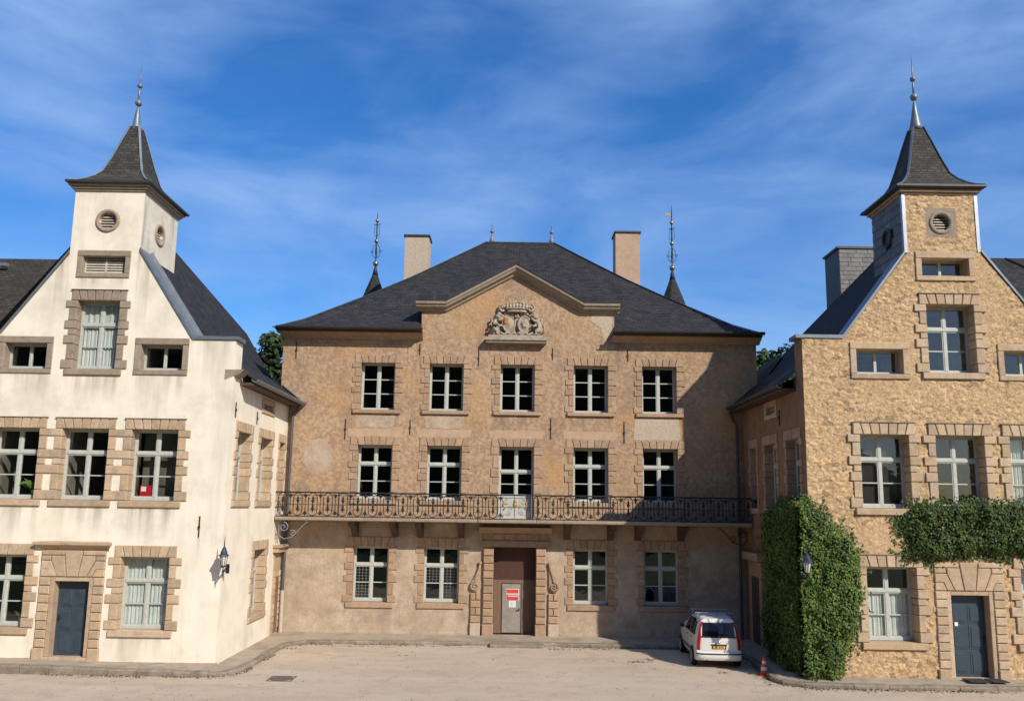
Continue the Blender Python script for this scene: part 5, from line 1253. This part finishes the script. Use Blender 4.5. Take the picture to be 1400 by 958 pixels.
def ivy(faces, label, dens, seed, bright=1.):
    random.seed(seed)
    """faces: (frame, polygon, max thickness, skip-edges list)"""
    t = thing('ivy_plant', label, 'ivy', faces[0][0].p(faces[0][1][0][0], 0, .1))
    lv = MB(); core = MB()
    for fr, P, th, fade in faces:
        us = [p[0] for p in P]; zs = [p[1] for p in P]; u0, u1, z0, z1 = min(us), max(us), min(zs), max(zs)
        def thick(u, z):
            e = edged(u, z, fade) if fade else 1.
            k = min(1, e / .3) ** .55
            nn = noise.noise(Vector((u * 1.3, z * 1.3, seed))) * .5 + noise.noise(Vector((u * 3.7, z * 3.7, seed + 5))) * .38
            return th * k * (1 + nn)
        # dark core grid: a backing sheet added so no wall shows between leaves
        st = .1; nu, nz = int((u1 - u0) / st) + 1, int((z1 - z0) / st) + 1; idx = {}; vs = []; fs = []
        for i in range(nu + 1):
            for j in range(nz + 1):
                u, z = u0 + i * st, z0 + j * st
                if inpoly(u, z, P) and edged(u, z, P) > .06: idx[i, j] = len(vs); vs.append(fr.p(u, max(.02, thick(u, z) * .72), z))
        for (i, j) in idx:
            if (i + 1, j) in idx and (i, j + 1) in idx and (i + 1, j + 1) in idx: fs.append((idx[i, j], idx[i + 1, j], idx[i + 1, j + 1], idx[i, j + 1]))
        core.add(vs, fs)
        n = int((u1 - u0) * (z1 - z0) * dens)
        for _ in range(n):
            u = random.uniform(u0 - .1, u1 + .1); z = random.uniform(z0 - .1, z1 + .1)
            ins_ = inpoly(u, z, P); e = edged(u, z, P)
            if not ins_ and (e > .16 or random.random() < .6 + e * 2): continue
            tk = thick(u, z) if ins_ else .08
            d = tk * (random.uniform(.62, 1.05) if random.random() < .75 else random.uniform(.75, 1.22))
            g = .12; gu = (thick(u + g, z) - thick(u - g, z)) / (2 * g) if ins_ else 0; gz = (thick(u, z + g) - thick(u, z - g)) / (2 * g) if ins_ else 0
            nr = fr.N - fr.U * gu - Vector((0, 0, gz)) + Vector((jit(.6), jit(.6), jit(.6) + .25))
            b = bright * random.gauss(1, .22) * (1 + .35 * noise.noise(Vector((u * 2, z * 2, 3.3 + seed)))); yl = max(0, random.gauss(0, .25))
            leaf(lv, fr.p(u, max(.03, d), z), nr, random.choice((.045, .055, .07, .09)) * random.uniform(.8, 1.2), (max(.3, b * (1 + yl)), max(.3, b * (1 + yl * .45)), max(.25, b)) if random.random() > .012 else (4.2, 1.5, 2.))
    for fr, P, th, fade in faces: # runners straying over the wall
        for _ in range(46):
            i = random.randrange(len(P)); a, b = P[i - 1], P[i]; tt = random.random(); u, z = a[0] + (b[0] - a[0]) * tt, a[1] + (b[1] - a[1]) * tt
            if z < .4: continue
            cu, cz = sum(p[0] for p in P) / len(P), sum(p[1] for p in P) / len(P); q = math.atan2(z - cz, u - cu) + jit(.9)
            if fr is FRS and u > -23.4 or fr is FRT and u < 8.3: continue
            for k in range(random.randint(2, 7)):
                u += cos(q) * .06 + jit(.02); z += sin(q) * .06 + jit(.02); leaf(lv, fr.p(u, .05, z), fr.N + Vector((jit(.5), jit(.5), jit(.5))), random.uniform(.05, .09), (1.1, 1.1, 1.))
    lv.build('leaves', 'ivy_leaf', t); core.build('dark_backing', 'ivy_core', t)
    return t
PF = [(8.1, .13), (8.1, 4.9), (8.35, 4.98), (8.66, 4.84), (8.9, 4.66), (9.05, 4.36), (9.3, 4.2), (9.6, 3.92), (9.78, 3.5), (9.80, 2.9), (9.86, 2.3), (9.76, 1.8), (9.62, 1.4), (9.45, 1.05), (9.3, .8), (9.22, .4), (9.05, .13)]
PS = [(-23.0, .13), (-23.0, 4.95), (-23.8, 5.0), (-24.5, 4.92), (-25.3, 4.9), (-25.9, 4.7), (-26.2, 3.9), (-26.0, 2.6), (-26.2, 1.4), (-26.0, .13)]
FADE1 = [(7.0, -2), (7.0, 4.95), (8.1, 5.05), (8.66, 4.86), (9.05, 4.4), (9.65, 3.95), (9.88, 3.2), (9.90, 2.3), (9.70, 1.5), (9.36, .8), (9.3, -2)]
FADE2 = [(-22, -2), (-22, 5.05), (-24.5, 5.0), (-25.5, 4.95), (-26.2, 4.6), (-26.4, 3.5), (-26.4, -2)]
ivy([(FRT, PF, .38, FADE1), (FRS, PS, .46, FADE2)], 'thick ivy covering the near corner of the stone wing down to the ground', 1300, 3)
PD = [(10.95, 4.5), (11.2, 4.85), (11.6, 4.97), (13, 4.98), (17, 5.05), (17, 3.34), (14.6, 3.44), (13.9, 3.40), (13.2, 3.5), (12.5, 3.42), (12.0, 3.30), (11.6, 3.26), (11.25, 3.36), (11.05, 3.30), (11.0, 3.42), (11.25, 3.7), (11.15, 4.05), (11.0, 4.25)]
ivy([(FRT, PD, .30, PD)], 'long band of ivy hanging above the blue door of the stone wing', 1400, 11, .62)
random.seed(5)

# ================================================================== behind: turrets, trees, hill
def turret(x, label, tip, vane):
    t = thing('corner_turret', label, 'turret', (x, 40, 0), 'turrets behind the main house')
    MB().lathe([(1.5, 0), (1.5, 12.0), (1.65, 12.1)], (x, 40, 0), 16).build('wall', 'ochre_plaster', t)
    m = MB(); n = 8; pr = [(2.0, 12.0), (1.35, 13.0), (.95, 14.0), (.52, 15.25), (.14, 16.25)]
    for (r0_, z0), (r1_, z1) in zip(pr, pr[1:]):
        for k in range(n):
            q0, q1 = 2 * pi * (k + .5) / n, 2 * pi * (k + 1.5) / n
            m.quad((x + r0_ * cos(q0), 40 + r0_ * sin(q0), z0), (x + r0_ * cos(q1), 40 + r0_ * sin(q1), z0), (x + r1_ * cos(q1), 40 + r1_ * sin(q1), z1), (x + r1_ * cos(q0), 40 + r1_ * sin(q0), z1))
    m.build('roof', 'slate', t)
    z = tip
    f = MB(); f.lathe([(.16, 16.2), (.10, 16.5), (.03, 16.75), (.03, z - .1), (.004, z + .35)], (x, 40, 0), 8)
    f.build('rod', 'iron', t, smooth=True)
    for zz, r in ((16.85, .15), (18.05 + (.1 if vane else 0), .115), (19.15 + (.12 if vane else 0), .10)): MB().ball((x, 40, zz), r, 12).build('ball', 'brass', t, smooth=True)
    s_ = MB(); O = Fr((x, 40, 0), (1, 0, 0), (0, -1, 0)); O2 = Fr((x, 40, 0), (0, 1, 0), (1, 0, 0))
    for fr in (O, O2):
        for s in (-1, 1):
            s_.tube([fr.p(s * .04, 0, 17.15), fr.p(s * .2, 0, 17.3), fr.p(s * .17, 0, 17.75), fr.p(s * .04, 0, 17.9)], .016, 4)
            s_.tube([fr.p(s * .04, 0, 18.3), fr.p(s * .14, 0, 18.45), fr.p(s * .12, 0, 18.8), fr.p(s * .03, 0, 18.95)], .014, 4); s_.tube(spiral(fr, s * .12, 18.95, 0, .06, 1.2, 0, s, 10), .012, 4)
            s_.tube(spiral(fr, s * .22, 17.5, 0, .09, 1.2, 0, s, 12), .012, 4)
    s_.build('ironwork', 'iron', t)
    if vane:
        v = MB(); v.prism(O, [(-.02, 19.75), (-.12, 19.82), (-.2, 19.78), (-.34, 19.86), (-.30, 19.72), (-.34, 19.62), (-.18, 19.66), (-.02, 19.6)], -.012, .012); v.build('weather_vane', 'brass', t)
turret(-7.1, 'slate turret tip with gilded balls on its spike, behind the left roof slope', 19.3, False)
turret(8.15, 'slate turret tip with balls and a small weather vane, behind the right roof slope', 19.9, True)
def tree(label, x, y, h, r, seed, nl=8000):
    random.seed(seed); t = thing('broadleaf_tree', label, 'tree', (x, y, 0), 'trees behind the house')
    b = MB(); b.tube([(x, y, 0), (x + .1, y, h * .3), (x - .05, y + .1, h * .6), (x, y, h * .85)], [.3, .24, .15, .05], 8)
    for k in range(6):
        q = random.random() * 6.28; z0 = h * random.uniform(.3, .6); b.tube([(x, y, z0), (x + cos(q) * r * .4, y + sin(q) * r * .4, z0 + h * .12), (x + cos(q) * r * .75, y + sin(q) * r * .75, z0 + h * .24)], [.12, .08, .03], 6)
    b.build('trunk', 'bark', t)
    cl = []
    for _ in range(46):
        v = Vector((random.gauss(0, 1), random.gauss(0, 1), random.gauss(0, 1))).normalized() * random.uniform(.45, 1)
        cl.append((Vector((x + v.x * r, y + v.y * r, h * .64 + v.z * h * .34)), random.uniform(.26, .42) * r, random.gauss(1, .22)))
    m = MB()
    for _ in range(nl):
        c, rr, tn = random.choice(cl); v = Vector((random.gauss(0, 1), random.gauss(0, 1), random.gauss(0, 1))).normalized() * rr * random.uniform(.6, 1.05)
        tb_ = max(.4, tn * random.gauss(1, .2)); leaf(m, c + v, v.normalized() + Vector((jit(.7), jit(.7), jit(.7) + .3)), random.uniform(.22, .42), (tb_ * 1.1, tb_, tb_))
    m.build('crown', 'tree_leaf', t)
tree('rounded dark green tree seen between the white wing and the manor', -15.5, 50, 15.2, 2.6, 1); tree('darker tree just left of the manor, lower than its neighbour', -12.9, 48, 13.8, 2.4, 2)
tree('rounded green tree seen right of the manor eave', 16.0, 50, 15.6, 2.5, 4); tree('low dark tree in the gap before the stone wing', 14.0, 47, 13.4, 2.2, 6)
hm_ = MB(); n = 40
vs = []; fs = []
for j in range(7):
    for i in range(n + 1):
        x = -260 + 520 * i / n; y = 62 + j * 30; vs.append((x, y, (0 if j == 0 else 4 + 2.6 * j) * (.8 + .4 * noise.noise(Vector((x * .01, y * .01, 1)))) - .2))
for j in range(6):
    for i in range(n): a = j * (n + 1) + i; fs.append((a, a + 1, a + n + 2, a + n + 1))
hm_.add(vs, fs); tag(hm_.build('hill', 'grass', smooth=True), kind='structure')

m = MB(); n = 60; rows = [(-34, -.3), (-39, 10), (-46, 22), (-55, 34), (-66, 45), (-80, 53), (-110, 62)]; vs = []; fs = []  # unseen hillside added behind the camera to block sky light and darken the panes
for j, (y, z) in enumerate(rows):
    for i in range(n + 1):
        x = -200 + 400 * i / n; vs.append((x + jit(1), y - abs(x) * -.12 * (0 if j == 0 else 1) + jit(1.5), z * (1 - .88 * max(0., min(1., (x - 22) / 26.))) + (0 if j == 0 else 2.5 * noise.noise(Vector((x * .15, y * .15, 2))) + jit(.8))))  # right end kept low so the stone wing's panes reflect sky
for j in range(len(rows) - 1):
    for i in range(n): a = j * (n + 1) + i; fs.append((a + 1, a, a + n + 1, a + n + 2))
m.add(vs, fs); tag(m.build('sky_blocker_hillside', 'blocker_hill_green', smooth=False), kind='structure')

lm = MB(); lm.add([(-40, -34, .006), (40, -34, .006), (40, 13, .006), (-40, 13, .006)], [(0, 1, 2, 3)]); tag(lm.build('added_dark_lawn', 'grass'), kind='structure')  # unseen dark lawn, added to cut light bounced off the court and into panes
random.seed(21); m = MB()
for _ in range(2600):
    y = 16 + 12 * random.random(); x = random.uniform(-.62, .62) * y
    if y > 22.2 and abs(x) > 6.9 - (y - 22.2) * .02 or y > 27.6: continue
    r = random.uniform(.006, .022) * (1 if random.random() < .93 else 1.7); q = random.random() * 6
    m.add([(x + r * cos(q + a), y + r * sin(q + a) * random.uniform(.7, 1), .0) for a in (0, 1.6, 3.1, 4.7)] + [(x, y, r * .8)], [(0, 1, 4), (1, 2, 4), (2, 3, 4), (3, 0, 4)])
tag(m.build('loose_stones', 'kerb'), kind='stuff')
m = MB()
for cx_, cy_, n_, rr in ((4.0, 25.6, 60, .3), (4.4, 26.0, 30, .25), (6.2, 24.2, 30, .2), (1.7, 27.6, 50, .5), (3.0, 27.7, 60, .6), (-3, 27.8, 40, .8), (-7.1, 27.0, 50, .4), (9.6, 22.15, 50, .7), (12, 22.1, 50, .9), (-11, 22.5, 40, 1.2), (8.2, 22.2, 60, .5), (-3.4, 26.1, 12, .35), (-5.2, 27.6, 40, .8)):
    for _ in range(n_):
        x = cx_ + random.gauss(0, rr * .6); y = cy_ + random.gauss(0, .09); h_ = random.uniform(.02, .06); q = random.random() * 6.28; w_ = .012
        m.add([(x - w_ * cos(q), y - w_ * sin(q), 0), (x + w_ * cos(q), y + w_ * sin(q), 0), (x + jit(.04), y + jit(.04), h_)], [(0, 1, 2)])
tag(m.build('weeds', 'moss'), kind='stuff')
m = MB()
for _ in range(420):
    k = random.random()
    if k < .4: x, y = random.uniform(7.0, 7.4), random.uniform(22.6, 27.5)
    elif k < .7: x, y = random.uniform(8.0, 13.5), 22.18 - abs(random.gauss(0, .12))
    elif k < .85: x, y = random.uniform(-3, 6.5), 27.9 - abs(random.gauss(0, .15))
    else: x, y = random.uniform(-12, -7.2), 22.6 - abs(random.gauss(0, .12))
    leaf(m, Vector((x, y, .012)), Vector((jit(.4), jit(.4), 1)), random.uniform(.03, .06), (2.6, 1.1, .9))
tag(m.build('fallen_leaves', 'ivy_leaf'), kind='stuff')
